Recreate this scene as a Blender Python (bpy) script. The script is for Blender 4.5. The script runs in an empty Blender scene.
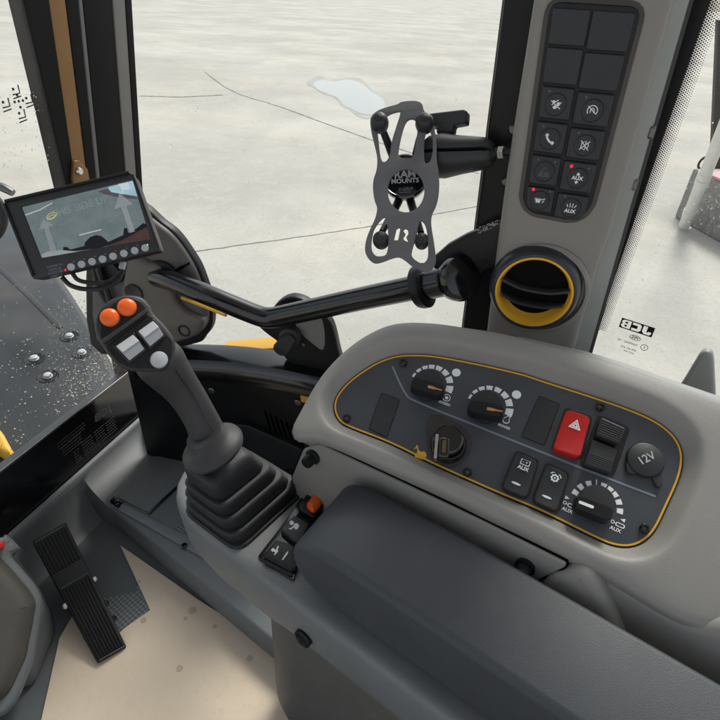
import bpy, bmesh, math, random
import numpy as np
from mathutils import Vector as V, Matrix
random.seed(7)
rad = math.radians
SC = bpy.context.scene
COLL = SC.collection

# ------------------------------------------------------------------ camera
# world: +Y is the machine's forward direction, +X its right side, z = 0 the cab floor
FPX = 544.0
PITCH, YAW, ROLL = rad(34.5), rad(56), rad(3.4)
CAM = V((0, 0, 1.05))
_h = V((math.sin(YAW), math.cos(YAW), 0)); _z = V((0, 0, 1))
FWD = _h*math.cos(PITCH) - _z*math.sin(PITCH)
_u = _h*math.sin(PITCH) + _z*math.cos(PITCH)
_r = FWD.cross(_u)
RGT = _r*math.cos(ROLL) + _u*math.sin(ROLL)
UPV = _u*math.cos(ROLL) - _r*math.sin(ROLL)
cd = bpy.data.cameras.new('camera'); cam = bpy.data.objects.new('camera', cd); COLL.objects.link(cam)
cam.matrix_world = Matrix(((RGT.x, UPV.x, -FWD.x, CAM.x), (RGT.y, UPV.y, -FWD.y, CAM.y), (RGT.z, UPV.z, -FWD.z, CAM.z), (0, 0, 0, 1)))
cd.sensor_width = 36; cd.sensor_fit = 'HORIZONTAL'; cd.lens = FPX/720*36
cd.clip_start = 0.02; cd.clip_end = 3000
SC.camera = cam

# ------------------------------------------------------------------ light
SUN_EL, SUN_AZ = rad(50), rad(80)
w = bpy.data.worlds.new('World'); SC.world = w; w.use_nodes = True
nt = w.node_tree; nt.nodes.clear()
sky = nt.nodes.new('ShaderNodeTexSky'); sky.sky_type = 'NISHITA'; sky.sun_disc = False
sky.sun_elevation = SUN_EL; sky.sun_rotation = SUN_AZ; sky.dust_density = 3; sky.air_density = 1.0
hs = nt.nodes.new('ShaderNodeHueSaturation'); hs.inputs['Saturation'].default_value = 0.35
bg = nt.nodes.new('ShaderNodeBackground'); bg.inputs['Strength'].default_value = 0.13
wo = nt.nodes.new('ShaderNodeOutputWorld')
nt.links.new(sky.outputs[0], hs.inputs['Color']); nt.links.new(hs.outputs[0], bg.inputs[0]); nt.links.new(bg.outputs[0], wo.inputs[0])
sd = bpy.data.lights.new('sun', 'SUN'); sd.energy = 1.5; sd.angle = rad(14); sd.color = (1, .95, .88)
sun = bpy.data.objects.new('sun', sd); COLL.objects.link(sun)
sdir = V((math.sin(SUN_AZ)*math.cos(SUN_EL), math.cos(SUN_AZ)*math.cos(SUN_EL), math.sin(SUN_EL)))
sun.rotation_euler = sdir.to_track_quat('Z', 'Y').to_euler(); sun.location = sdir*20
SC.view_settings.view_transform = 'Standard'; SC.view_settings.look = 'None'
SC.view_settings.exposure = 0.68; SC.view_settings.gamma = 1
SC.cycles.max_bounces = 8; SC.cycles.transparent_max_bounces = 16

# ------------------------------------------------------------------ frames: real planes in the cab
def ray(u, v): return FWD + RGT*((u-360)/FPX) - UPV*((v-360)/FPX)
class Fr:
    def __init__(s, o, n, e1=None):
        s.o = V(o); s.n = V(n).normalized()
        e = V(e1) if e1 else _z.cross(s.n)
        s.e1 = (e - s.n*e.dot(s.n)).normalized(); s.e2 = s.n.cross(s.e1)
    def w(s, a, b, h=0): return s.o + s.e1*a + s.e2*b + s.n*h
    def px(s, u, v, h=0):
        d = ray(u, v); return CAM + d*(s.n.dot(s.o + s.n*h - CAM)/s.n.dot(d))
    def ab(s, u, v, h=0):
        q = s.px(u, v, h) - s.o; return (q.dot(s.e1), q.dot(s.e2))
    def at(s, a, b, h=0): return Fr(s.w(a, b, h), s.n, s.e1)
    def rot(s, t): return Fr(s.o, s.n, s.e1*math.cos(t) + s.e2*math.sin(t))
def depth(P): return (V(P)-CAM).dot(FWD)

# ------------------------------------------------------------------ 2D helpers
def catmull(P, n=6, closed=True):
    out = []; N = len(P)
    for i in range(N if closed else N-1):
        g = (lambda k: P[k % N]) if closed else (lambda k: P[min(max(k, 0), N-1)])
        p0, p1, p2, p3 = (np.array(g(i+k), float) for k in (-1, 0, 1, 2))
        for t in np.arange(n)/n:
            out.append(tuple(.5*((2*p1) + (p2-p0)*t + (2*p0-5*p1+4*p2-p3)*t*t + (3*p1-p0-3*p2+p3)*t**3)))
    if not closed: out.append(tuple(P[-1]))
    return out
def roundpoly(P, r, seg=5):
    out = []; N = len(P); P = [np.array(p, float) for p in P]
    rs = r if isinstance(r, (list, tuple)) else [r]*N
    for i in range(N):
        a, b, c = P[i-1], P[i], P[(i+1) % N]
        da, dc = a-b, c-b; la, lc = np.linalg.norm(da), np.linalg.norm(dc)
        k = min(rs[i], la*.48, lc*.48)
        if k <= 1e-6: out.append(tuple(b)); continue
        s, e = b+da/la*k, b+dc/lc*k
        for j in range(seg+1):
            t = j/seg; out.append(tuple((1-t)**2*s + 2*t*(1-t)*b + t*t*e))
    return out
def circle(c, r, n=32, ry=None, a0=0):
    ry = ry or r
    return [(c[0]+r*math.cos(a0+2*math.pi*i/n), c[1]+ry*math.sin(a0+2*math.pi*i/n)) for i in range(n)]
def rect(c, wx, wy, r=0, t=0, seg=4):
    P = [(-wx/2, -wy/2), (wx/2, -wy/2), (wx/2, wy/2), (-wx/2, wy/2)]
    if r: P = roundpoly(P, r, seg)
    return [(c[0]+x*math.cos(t)-y*math.sin(t), c[1]+x*math.sin(t)+y*math.cos(t)) for x, y in P]
def area(P): return .5*sum(P[i-1][0]*P[i][1]-P[i][0]*P[i-1][1] for i in range(len(P)))
def resample(P, n):
    P = [np.array(p, float) for p in P]; P.append(P[0]); L = [0]
    for i in range(1, len(P)): L.append(L[-1]+np.linalg.norm(P[i]-P[i-1]))
    out = []; j = 0
    for k in range(n):
        t = L[-1]*k/n
        while L[j+1] < t: j += 1
        f = (t-L[j])/max(L[j+1]-L[j], 1e-9); out.append(tuple(P[j]*(1-f)+P[j+1]*f))
    return out
def offset(P, d):
    """move a closed outline outwards by d (P counter-clockwise)"""
    out = []; N = len(P)
    for i in range(N):
        a, b = np.array(P[i-1], float), np.array(P[(i+1) % N], float)
        t = b-a; t /= max(np.linalg.norm(t), 1e-9); out.append((P[i][0]+t[1]*d, P[i][1]-t[0]*d))
    return out
def stroke(P, wd):
    """outline of an open polyline of width wd"""
    P = [np.array(p, float) for p in P]; L, R_ = [], []
    for i in range(len(P)):
        t = P[min(i+1, len(P)-1)]-P[max(i-1, 0)]; t /= max(np.linalg.norm(t), 1e-9); n = np.array((-t[1], t[0]))*wd/2
        L.append(tuple(P[i]+n)); R_.append(tuple(P[i]-n))
    return L + R_[::-1]

# ------------------------------------------------------------------ mesh pieces: (verts, faces)
def from_curve(cu, fr, zoff):
    ob = bpy.data.objects.new('tmp', cu); COLL.objects.link(ob)
    dg = bpy.context.evaluated_depsgraph_get(); dg.update()
    me = bpy.data.meshes.new_from_object(ob.evaluated_get(dg), depsgraph=dg)
    vs = [fr.w(v.co.x, v.co.y, v.co.z+zoff) for v in me.vertices]; fs = [tuple(p.vertices) for p in me.polygons]
    bpy.data.objects.remove(ob); bpy.data.curves.remove(cu); bpy.data.meshes.remove(me)
    return (vs, fs)
def plate(fr, loops, h0, h1, bev=0., res=3):
    """solid plate with bevelled edges; loops[0] is the outline, the rest are holes"""
    if not isinstance(loops[0][0], (tuple, list, np.ndarray)): loops = [loops]
    cu = bpy.data.curves.new('tmp', 'CURVE'); cu.dimensions = '2D'; cu.fill_mode = 'BOTH'
    S = 100.
    for k, L in enumerate(loops):
        if (area(L) < 0) != (k > 0): L = L[::-1]
        sp = cu.splines.new('POLY'); sp.points.add(len(L)-1); sp.use_cyclic_u = True
        for i, p in enumerate(L): sp.points[i].co = (p[0]*S, p[1]*S, 0, 1)
    bev = min(bev, (h1-h0)*.49)
    cu.extrude = ((h1-h0)/2-bev)*S; cu.bevel_depth = bev*S; cu.bevel_resolution = res; cu.offset = -bev*S
    F2 = Fr(fr.o, fr.n, fr.e1); base = (h0+h1)/2
    ob = bpy.data.objects.new('tmp', cu); COLL.objects.link(ob)
    dg = bpy.context.evaluated_depsgraph_get(); dg.update()
    me = bpy.data.meshes.new_from_object(ob.evaluated_get(dg), depsgraph=dg)
    vs = [F2.w(v.co.x/S, v.co.y/S, v.co.z/S+base) for v in me.vertices]; fs = [tuple(p.vertices) for p in me.polygons]
    bpy.data.objects.remove(ob); bpy.data.curves.remove(cu); bpy.data.meshes.remove(me)
    return (vs, fs)
def ppx(fr, P, h0, h1, bev=0., r=0, smooth=0, holes=()):
    """plate whose top outline is given by photo points lying on the plane fr at height h1"""
    def cv(Q):
        Q = [fr.ab(u, v, h1) for u, v in Q]
        if smooth: return catmull(Q, smooth)
        if r: return roundpoly(Q, r)
        return Q
    return plate(fr, [cv(P)]+[cv(Q) for Q in holes], h0, h1, bev)
def text(fr, s, c, size, h, th=.0003, mirror=False, bold=0., rot=0., shear=0., align='CENTER', sp=1., sx=1.):
    cu = bpy.data.curves.new('tmp', 'FONT'); cu.body = s; cu.size = 100*size; cu.align_x = align; cu.align_y = 'CENTER'
    cu.extrude = th*50; cu.offset = bold*100*size; cu.shear = shear; cu.space_character = sp; cu.resolution_u = 3
    f2 = fr.at(c[0], c[1], 0).rot(rot)
    ob = bpy.data.objects.new('tmp', cu); COLL.objects.link(ob)
    dg = bpy.context.evaluated_depsgraph_get(); dg.update()
    me = bpy.data.meshes.new_from_object(ob.evaluated_get(dg), depsgraph=dg)
    m = -1 if mirror else 1
    vs = [f2.w(m*sx*v.co.x/100, v.co.y/100, v.co.z/100+h) for v in me.vertices]; fs = [tuple(p.vertices) for p in me.polygons]
    if mirror: fs = [f[::-1] for f in fs]
    bpy.data.objects.remove(ob); bpy.data.curves.remove(cu); bpy.data.meshes.remove(me)
    return (vs, fs)
def loft(rings, closed=True, caps=True):
    n = len(rings[0]); vs = [V(p) for r in rings for p in r]; fs = []
    for i in range(len(rings)-1):
        for j in range(n if closed else n-1):
            k = (j+1) % n; fs.append((i*n+j, i*n+k, (i+1)*n+k, (i+1)*n+j))
    if caps and closed:
        fs.append(tuple(range(n))[::-1]); fs.append(tuple(range((len(rings)-1)*n, len(rings)*n)))
    return (vs, fs)
def sweep(P, r, seg=16, smooth=0, caps=True, ell=None):
    """tube through world points; r a number or list; ell = (axis, factor) flattens along an axis"""
    R_ = list(r) if isinstance(r, (list, tuple)) else [r]*len(P)
    if smooth:
        Q = catmull([tuple(p)+(q,) for p, q in zip(P, R_)], smooth, closed=False)
        P = [V(q[:3]) for q in Q]; R_ = [q[3] for q in Q]
    P = [V(p) for p in P]; rings = []; x = None
    for i in range(len(P)):
        t = (P[min(i+1, len(P)-1)]-P[max(i-1, 0)]).normalized()
        if x is None: x = t.orthogonal().normalized()
        x = (x - t*x.dot(t)).normalized(); y = t.cross(x)
        ring = []
        for k in range(seg):
            o = x*math.cos(2*math.pi*k/seg)*R_[i] + y*math.sin(2*math.pi*k/seg)*R_[i]
            if ell: o -= ell[0]*(o.dot(ell[0])*(1-ell[1]))
            ring.append(P[i]+o)
        rings.append(ring)
    return loft(rings, caps=caps)
def lathe(fr, prof, seg=40, caps=True):
    """revolve (radius, height) about the frame's normal"""
    return loft([[fr.w(r*math.cos(2*math.pi*k/seg), r*math.sin(2*math.pi*k/seg), h) for k in range(seg)] for r, h in prof], caps=caps)
def box(fr, c, s, bev=.0):
    P = rect(c[:2], s[0], s[1], bev, 0, 4); return plate(fr, P, c[2]-s[2]/2, c[2]+s[2]/2, bev)
def ball(c, r, seg=20, sz=1., fr=None):
    f = Fr(c, fr.n if fr else _z, fr.e1 if fr else (1, 0, 0)); N = seg//2
    return lathe(f, [(max(r*math.sin(math.pi*i/N), 1e-5), -r*sz*math.cos(math.pi*i/N)) for i in range(N+1)], seg)

# ------------------------------------------------------------------ objects
WL = {}
def build(name, pieces, mat, parent=None, ang=35, sub=0):
    if isinstance(pieces, tuple): pieces = [pieces]
    vs = []; fs = []
    for v, f in pieces:
        b = len(vs); vs += v; fs += [tuple(i+b for i in q) for q in f]
    lo = V([min(v[i] for v in vs) for i in range(3)]); hi = V([max(v[i] for v in vs) for i in range(3)])
    o = (lo+hi)/2
    if parent is None: o.z = lo.z
    me = bpy.data.meshes.new(name); me.from_pydata([tuple(v-o) for v in vs], [], fs); me.validate()
    bm = bmesh.new(); bm.from_mesh(me); bmesh.ops.remove_doubles(bm, verts=bm.verts, dist=1e-6)
    bmesh.ops.recalc_face_normals(bm, faces=bm.faces); bm.to_mesh(me); bm.free()
    me.materials.append(mat)
    for p in me.polygons: p.use_smooth = True
    me.set_sharp_from_angle(angle=rad(ang))
    ob = bpy.data.objects.new(name, me); COLL.objects.link(ob)
    ob.location = o - (WL[parent] if parent else V((0, 0, 0))); ob.parent = parent; WL[ob] = o
    if sub:
        m = ob.modifiers.new('sub', 'SUBSURF'); m.levels = m.render_levels = sub
    return ob
def thing(name, label, cat, loc, group=None):
    o = bpy.data.objects.new(name, None); COLL.objects.link(o); o.location = loc; WL[o] = V(loc); o.empty_display_size = .05
    return tag(o, label, cat, group)
def tag(o, label, cat, group=None):
    o['label'] = label; o['category'] = cat
    if group: o['group'] = group
    return o
def struct(o): o['kind'] = 'structure'; return o
def stuff(o): o['kind'] = 'stuff'; return o

# ------------------------------------------------------------------ materials
def new(name):
    m = bpy.data.materials.new(name); m.use_nodes = True; n = m.node_tree
    return m, n, n.nodes['Principled BSDF'], n.nodes['Material Output']
def noise(n, scale, detail=4, rough=.55, coord='Object'):
    tc = n.nodes.new('ShaderNodeTexCoord'); t = n.nodes.new('ShaderNodeTexNoise')
    t.inputs['Scale'].default_value = scale; t.inputs['Detail'].default_value = detail; t.inputs['Roughness'].default_value = rough
    n.links.new(tc.outputs[coord], t.inputs['Vector']); return t.outputs['Fac']
def ramp(n, src, a, b, ca, cb):
    r = n.nodes.new('ShaderNodeValToRGB'); e = r.color_ramp.elements
    e[0].position = a; e[1].position = b; e[0].color = (*ca, 1) if len(ca) == 3 else ca; e[1].color = (*cb, 1) if len(cb) == 3 else cb
    n.links.new(src, r.inputs[0]); return r.outputs[0]
def mixc(n, fac, a, b, mode='MIX'):
    m = n.nodes.new('ShaderNodeMix'); m.data_type = 'RGBA'; m.blend_type = mode
    for s, k in ((fac, 0), (a, 6), (b, 7)):
        if isinstance(s, (int, float)): m.inputs[k].default_value = s
        elif isinstance(s, tuple): m.inputs[k].default_value = (*s, 1)
        else: n.links.new(s, m.inputs[k])
    return m.outputs[2]
def mat(name, col, rough=.5, grain=0., gscale=1400., var=.06, vscale=14., metal=0., spec=.5, coat=0., dust=0., dustcol=(.3, .28, .24), wave=None):
    m, n, b, out = new(name)
    b.inputs['Roughness'].default_value = rough; b.inputs['Metallic'].default_value = metal
    b.inputs['Specular IOR Level'].default_value = spec; b.inputs['Coat Weight'].default_value = coat
    f = noise(n, vscale, 5)
    c = ramp(n, f, .3, .7, tuple(x*(1-var) for x in col), tuple(min(x*(1+var), 1) for x in col))
    if dust:
        d = noise(n, 55, 8, .7); d2 = noise(n, 6, 3)
        dm = ramp(n, d, .52, .78, (0, 0, 0), (dust,)*3); dm2 = ramp(n, d2, .35, .65, (.15,)*3, (1, 1, 1))
        mm = mixc(n, 1., dm, dm2, 'MULTIPLY'); c = mixc(n, mm, c, dustcol)
    n.links.new(c, b.inputs['Base Color'])
    rr = noise(n, 30, 4); rv = n.nodes.new('ShaderNodeMapRange'); rv.inputs[3].default_value = max(rough-.07, .02); rv.inputs[4].default_value = min(rough+.09, 1)
    n.links.new(rr, rv.inputs[0]); n.links.new(rv.outputs[0], b.inputs['Roughness'])
    if grain:
        g = noise(n, gscale, 2, .5); bp = n.nodes.new('ShaderNodeBump'); bp.inputs['Strength'].default_value = grain; bp.inputs['Distance'].default_value = .0006
        n.links.new(g, bp.inputs['Height']); n.links.new(bp.outputs[0], b.inputs['Normal'])
    return m
M = {}
M['taupe'] = mat('taupe_plastic', (.262, .253, .238), .50, .35, 620, .06, 7, dust=.22)
M['column'] = mat('warm_grey_plastic', (.235, .223, .208), .48, .32, 620, .05, 9, dust=.08)
M['strip'] = mat('pale_grey_paint', (.27, .285, .275), .45, .1)
M['trim'] = mat('purple_grey_plastic', (.10, .093, .09), .5, .2, 1000, dust=.1)
M['pod'] = mat('cool_grey_plastic', (.165, .172, .176), .48, .35, 700, .05, dust=.1)
M['tray'] = mat('floor_moulding_plastic', (.138, .147, .150), .5, .35, 700, .1, 7, dust=.25, dustcol=(.16, .16, .15))
M['rubber'] = mat('ribbed_rubber', (.11, .12, .124), .7, .2)
M['arm'] = mat('armrest_foam', (.045, .050, .059), .50, .5, 1100, .08, dust=.12, dustcol=(.11, .11, .11))
M['panel'] = mat('panel_film', (.054, .060, .072), .40, .12, 1500, .08, dust=.22, dustcol=(.12, .12, .12))
M['black'] = mat('satin_black_plastic', (.010, .0105, .012), .42, .08, 400, .1, dust=.04, spec=.32, dustcol=(.12, .12, .12))
M['blackgrey'] = mat('charcoal_plastic', (.023, .024, .027), .48, .3, 1200, .1, dust=.1, dustcol=(.1, .1, .1))
M['gloss'] = mat('gloss_black_paint', (.005, .005, .006), .14, 0, dust=.02, spec=.75, dustcol=(.1, .1, .1))
M['kick'] = mat('black_panel_paint', (.006, .0065, .0075), .34, 0, dust=.03, spec=.25, dustcol=(.1, .1, .1))
M['grip'] = mat('joystick_rubber', (.027, .0265, .029), .5, .3, 1100, .08, dust=.1, dustcol=(.12, .12, .12))
M['boot'] = mat('gaiter_rubber', (.017, .0175, .020), .58, .3, 600, .1, dust=.1, dustcol=(.1, .1, .1))
M['tether'] = mat('rubber_tether', (.125, .125, .135), .6, .2)
M['orange'] = mat('orange_plastic', (.88, .13, .012), .3, .05, var=.03)
M['red'] = mat('red_plastic', (.50, .012, .012), .35, .08, var=.03)
M['yellow'] = mat('amber_yellow', (.82, .43, .03), .4, .05, var=.04)
M['pointer'] = mat('faded_orange_print', (.52, .22, .10), .6)
M['white'] = mat('white_print', (.86, .87, .88), .6, var=.03)
M['foot0'] = mat('wall_lining_plastic', (.12, .118, .11), .55, .25, 700)
M['postblack'] = mat('post_black', (.004, .004, .0045), .5, spec=.12)
M['dullstrip'] = mat('dull_grey_strip', (.13, .13, .122), .5, .1)
M['void'] = mat('deep_black', (.002, .002, .0022), .7, spec=.1)
M['lgrey'] = mat('light_grey_plastic', (.46, .475, .50), .4, .05)
M['line'] = mat('grey_print', (.20, .23, .27), .5)
M['button'] = mat('navy_black_button', (.018, .020, .026), .48, .2, 1500)
M['dim'] = mat('dim_grey_print', (.10, .11, .13), .5)
M['steel'] = mat('steel', (.60, .58, .54), .28, metal=1., spec=.5)
M['dsteel'] = mat('dark_steel', (.15, .15, .15), .4, metal=1.)
M['beige'] = mat('beige_card_sheet', (.64, .53, .41), .75, .3, 200, .07, 3, dust=.25, dustcol=(.3, .2, .12))
M['pvc'] = mat('white_pipe_plastic', (.72, .72, .68), .4, dust=.3, dustcol=(.35, .32, .28))
M['pink'] = mat('pink_sheet', (.55, .28, .31), .6)
M['ypaint'] = mat('machine_yellow_paint', (.75, .40, .03), .4)
M['cable'] = mat('cable_rubber', (.02, .02, .022), .45)
M['opaint'] = mat('brown_orange_paint', (.165, .080, .012), .35)

def glass_mat():
    m, n, b, out = new('window_glass')
    t = n.nodes.new('ShaderNodeBsdfTransparent'); t.inputs[0].default_value = (.95, .97, .96, 1)
    g = n.nodes.new('ShaderNodeBsdfGlossy'); g.inputs['Roughness'].default_value = .02
    fz = n.nodes.new('ShaderNodeFresnel'); fz.inputs[0].default_value = 1.4
    mx = n.nodes.new('ShaderNodeMixShader'); ge = n.nodes.new('ShaderNodeNewGeometry'); iv = n.nodes.new('ShaderNodeMath'); iv.operation = 'SUBTRACT'; iv.inputs[0].default_value = 1; n.links.new(ge.outputs['Backfacing'], iv.inputs[1])
    mu = n.nodes.new('ShaderNodeMath'); mu.operation = 'MULTIPLY'; n.links.new(fz.outputs[0], mu.inputs[0]); n.links.new(iv.outputs[0], mu.inputs[1])
    n.links.new(mu.outputs[0], mx.inputs[0]); n.links.new(t.outputs[0], mx.inputs[1]); n.links.new(g.outputs[0], mx.inputs[2])
    df = n.nodes.new('ShaderNodeBsdfDiffuse'); df.inputs[0].default_value = (.7, .69, .66, 1)
    m2 = n.nodes.new('ShaderNodeMixShader'); n.links.new(ramp(n, noise(n, 3.5, 8, .65), .42, .75, (.004,)*3, (.05,)*3), m2.inputs[0])
    n.links.new(mx.outputs[0], m2.inputs[1]); n.links.new(df.outputs[0], m2.inputs[2])
    n.links.new(m2.outputs[0], out.inputs[0]); return m
M['glass'] = glass_mat()
def film_mat(name, col, alpha):
    m, n, b, out = new(name); b.inputs['Base Color'].default_value = (*col, 1); b.inputs['Roughness'].default_value = .5; b.inputs['Alpha'].default_value = alpha
    return m
M['film'] = film_mat('clear_film_print', (.62, .64, .70), .55)
M['film2'] = film_mat('faint_film_print', (.62, .64, .70), .33)
def drop_mat():
    m, n, b, out = new('water_drop'); b.inputs['Transmission Weight'].default_value = 1; b.inputs['IOR'].default_value = 1.33; b.inputs['Roughness'].default_value = .02
    b.inputs['Base Color'].default_value = (1, 1, 1, 1); return m
M['drop'] = drop_mat()
def emit(name, col, s, nz=0):
    m, n, b, out = new(name); b.inputs['Base Color'].default_value = (.003, .003, .003, 1); b.inputs['Roughness'].default_value = .2; b.inputs['Specular IOR Level'].default_value = .12
    b.inputs['Emission Strength'].default_value = s
    if nz: n.links.new(ramp(n, noise(n, nz, 6, .65), .3, .72, tuple(c*.8 for c in col), tuple(c*1.15 for c in col)), b.inputs['Emission Color'])
    else: b.inputs['Emission Color'].default_value = (*col, 1)
    return m
ES = .50
M['s_ground'] = emit('screen_ground', (.17, .215, .225), ES, 70)
M['s_dark'] = emit('screen_machine', (.012, .014, .018), ES)
M['s_brown'] = emit('screen_soil', (.075, .045, .04), ES, 60)
M['s_sky'] = emit('screen_sky', (.42, .62, .70), ES, 90)
M['s_line'] = emit('screen_line', (.5, .55, .52), ES)
M['s_yellow'] = emit('screen_scribble', (.55, .52, .22), ES)
M['led_red'] = emit('red_led', (.9, .02, .08), .8)
M['led_green'] = emit('green_led', (.2, .9, .1), .9)

def concrete():
    m, n, b, out = new('yard_concrete')
    big = noise(n, .22, 4, .5); mid = noise(n, .75, 7, .66); fine = noise(n, 24, 6, .75); sp = noise(n, 30, 3, .6); warm = noise(n, .45, 3, .5); wear = noise(n, 4., 8, .7)
    c = ramp(n, big, .40, .62, (.47, .452, .412), (.59, .568, .518))
    c = mixc(n, ramp(n, warm, .48, .72, (0, 0, 0), (.55,)*3), c, (.60, .535, .435))
    c = mixc(n, ramp(n, mid, .42, .70, (0, 0, 0), (.55,)*3), c, (.385, .37, .34))
    c = mixc(n, ramp(n, wear, .50, .75, (0, 0, 0), (.4,)*3), c, (.65, .625, .57))
    c = mixc(n, ramp(n, fine, .48, .68, (0, 0, 0), (.38,)*3), c, (.36, .345, .30))
    c = mixc(n, ramp(n, sp, .66, .72, (0, 0, 0), (.75,)*3), c, (.16, .15, .13))
    n.links.new(c, b.inputs['Base Color']); b.inputs['Roughness'].default_value = .9; b.inputs['Specular IOR Level'].default_value = .08
    bp = n.nodes.new('ShaderNodeBump'); bp.inputs['Strength'].default_value = .35; bp.inputs['Distance'].default_value = .012
    n.links.new(fine, bp.inputs['Height']); n.links.new(bp.outputs[0], b.inputs['Normal']); return m
M['concrete'] = concrete()
M['joint'] = mat('dark_joint_grit', (.23, .215, .19), .9, var=.5, vscale=6)  # dark uneven colour of the slab joints
def puddle():
    m, n, b, out = new('wet_water'); b.inputs['Base Color'].default_value = (.20, .21, .20, 1); b.inputs['Roughness'].default_value = .04; b.inputs['Specular IOR Level'].default_value = .9
    return m
M['puddle'] = puddle()
M['damp'] = mat('damp_concrete', (.34, .33, .30), .6, var=.2, vscale=3)
def granite():
    m, n, b, out = new('speckled_stone'); c = ramp(n, noise(n, 14, 6, .8), .35, .65, (.18, .175, .165), (.32, .31, .295))
    c = mixc(n, ramp(n, noise(n, 30, 2), .62, .66, (0, 0, 0), (1, 1, 1)), c, (.75, .74, .70)); n.links.new(c, b.inputs['Base Color']); b.inputs['Roughness'].default_value = .8
    return m
M['granite'] = granite()
def fender_mat():
    m, n, b, out = new('wet_dark_fender')
    c = ramp(n, noise(n, 3, 5), .3, .7, (.012, .013, .014), (.028, .030, .032))
    c = mixc(n, ramp(n, noise(n, 1.3, 4), .52, .68, (0, 0, 0), (.6,)*3), c, (.06, .042, .022))
    n.links.new(c, b.inputs['Base Color']); b.inputs['Roughness'].default_value = .3; b.inputs['Coat Weight'].default_value = .1
    bp = n.nodes.new('ShaderNodeBump'); bp.inputs['Strength'].default_value = .5; bp.inputs['Distance'].default_value = .05
    n.links.new(noise(n, 2.2, 2), bp.inputs['Height']); n.links.new(bp.outputs[0], b.inputs['Normal'])
    return m
M['fender'] = fender_mat()
def tread():
    m, n, b, out = new('diamond_tread'); b.inputs['Base Color'].default_value = (.10, .112, .118, 1); b.inputs['Roughness'].default_value = .55
    tc = n.nodes.new('ShaderNodeTexCoord'); mp = n.nodes.new('ShaderNodeMapping'); mp.inputs['Rotation'].default_value = (0, 0, rad(45)); mp.inputs['Scale'].default_value = (180, 180, 180)
    ck = n.nodes.new('ShaderNodeTexChecker'); ck.inputs['Scale'].default_value = 1
    n.links.new(tc.outputs['Object'], mp.inputs[0]); n.links.new(mp.outputs[0], ck.inputs[0])
    ck.inputs[1].default_value = (.075, .083, .088, 1); ck.inputs[2].default_value = (.16, .175, .18, 1)
    n.links.new(ck.outputs[0], b.inputs['Base Color'])
    bp = n.nodes.new('ShaderNodeBump'); bp.inputs['Distance'].default_value = .001; n.links.new(ck.outputs[1], bp.inputs['Height']); n.links.new(bp.outputs[0], b.inputs['Normal'])
    return m
M['tread'] = tread()

# ------------------------------------------------------------------ the reference planes
GZ = -1.3
GROUND = Fr((0, 0, GZ), (0, 0, 1), (1, 0, 0))
FLOOR = Fr((0, 0, 0), (0, 0, 1), (1, 0, 0))
CORN = Fr((.82, .30, 0), (-.92, -.39, 0))            # corner window, runs from the middle pillar to the front post
FRONT = Fr((.21, .952, 0), (.27, -1, 0))                   # windscreen
SIDE = Fr((.75, 0, 0), (-1, 0, 0))                    # right side window
COLF = Fr((.66686, .1579, .6764), (math.sin(rad(253)), math.cos(rad(253)), 0), (math.sin(rad(163)), math.cos(rad(163)), 0))
PN = V((-.4963, -.1210, .8597))
PAN = Fr((.46, .10, .63), PN, (.13805, -.98864, -.05942))
def lvl(z): return Fr((0, 0, z), (0, 0, 1), (1, 0, 0))

# ================================================================== SETTING
struct(build('ground', [([V((-400, -400, GZ)), V((400, -400, GZ)), V((400, 400, GZ)), V((-400, 400, GZ))], [(0, 1, 2, 3)])], M['concrete']))
def gl(pts, wd, h=.004):
    P = [GROUND.ab(u, v) for u, v in pts]; P = catmull(P, 8, closed=False)
    P = [(x+random.uniform(-.012, .012), y+random.uniform(-.012, .012)) for x, y in P]
    return plate(GROUND, stroke(P, wd), h-.003, h)
struct(build('pavement_joint', [gl([(120, 261), (180, 253.5), (270, 241), (360, 228), (472, 207.5), (560, 192)], .016)], M['joint']))
struct(build('pavement_joint', [gl([(205, 72), (232, 91), (280, 107), (362, 136.5), (440, 162), (478, 173.5)], .042)], M['joint']))
struct(build('pavement_joint', [gl([(140, 96), (182, 97), (222, 95)], .10)], M['joint']))
pud = [(313, 84), (318, 90), (327, 94), (337, 98), (343, 105), (349, 108), (357, 112.5), (366, 115), (375, 114), (383, 109), (384, 102), (378, 96), (371, 92), (366, 87), (358, 82), (346, 80), (334, 82), (322, 80)]
struct(build('damp_patch', [plate(GROUND, catmull([GROUND.ab(349+(u-349)*(1.12+.06*math.sin(u*.7+v)), 97+(v-97)*(1.16+.1*math.sin(u*.9))) for u, v in pud], 5), .002, .005)], M['damp']))
struct(build('puddle', [plate(GROUND, catmull([GROUND.ab(u, v) for u, v in pud], 5), .005, .009)], M['puddle']))
struct(build('cab_floor', [plate(FLOOR, [(-.7, -.9), (.72, -.9), (.72, 1.08), (.3, .96), (-.7, .70)], -.06, 0, .004)], M['rubber']))

# ---- things out in the yard on the right
kb = GROUND.px(674, 217)
ex = (GROUND.px(720, 243) - kb).normalized(); KB = Fr(kb, (0, 0, 1), ex)
KH_ = 0.1
while True:
    q = kb + V((0, 0, KH_)) - CAM
    if 360-FPX*q.dot(UPV)/q.dot(FWD) < 169 or KH_ > 2: break
    KH_ += .01
kerb = tag(build('stone_block', [box(KB, (1.25, .45, KH_/2), (2.5, .9, KH_), .03)], M['granite']), 'speckled grey stone block lying on the concrete behind the white pipe', 'stone block')
pk = Fr(KB.w(1.25, .45, KH_), (0, 0, 1), ex)
tag(build('sheet', [plate(pk, [(-1.05, -.50), (1.3, -.50), (1.3, .42), (-.98, .42)], .004, .03, .006)], M['pink']), 'pink sheet lying on top of the speckled stone block', 'sheet')
pA = GROUND.px(683, 229) + V((0, 0, .05)); d0 = depth(pA)
pB = CAM + ray(728, 118)*(d0*.80)
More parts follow.
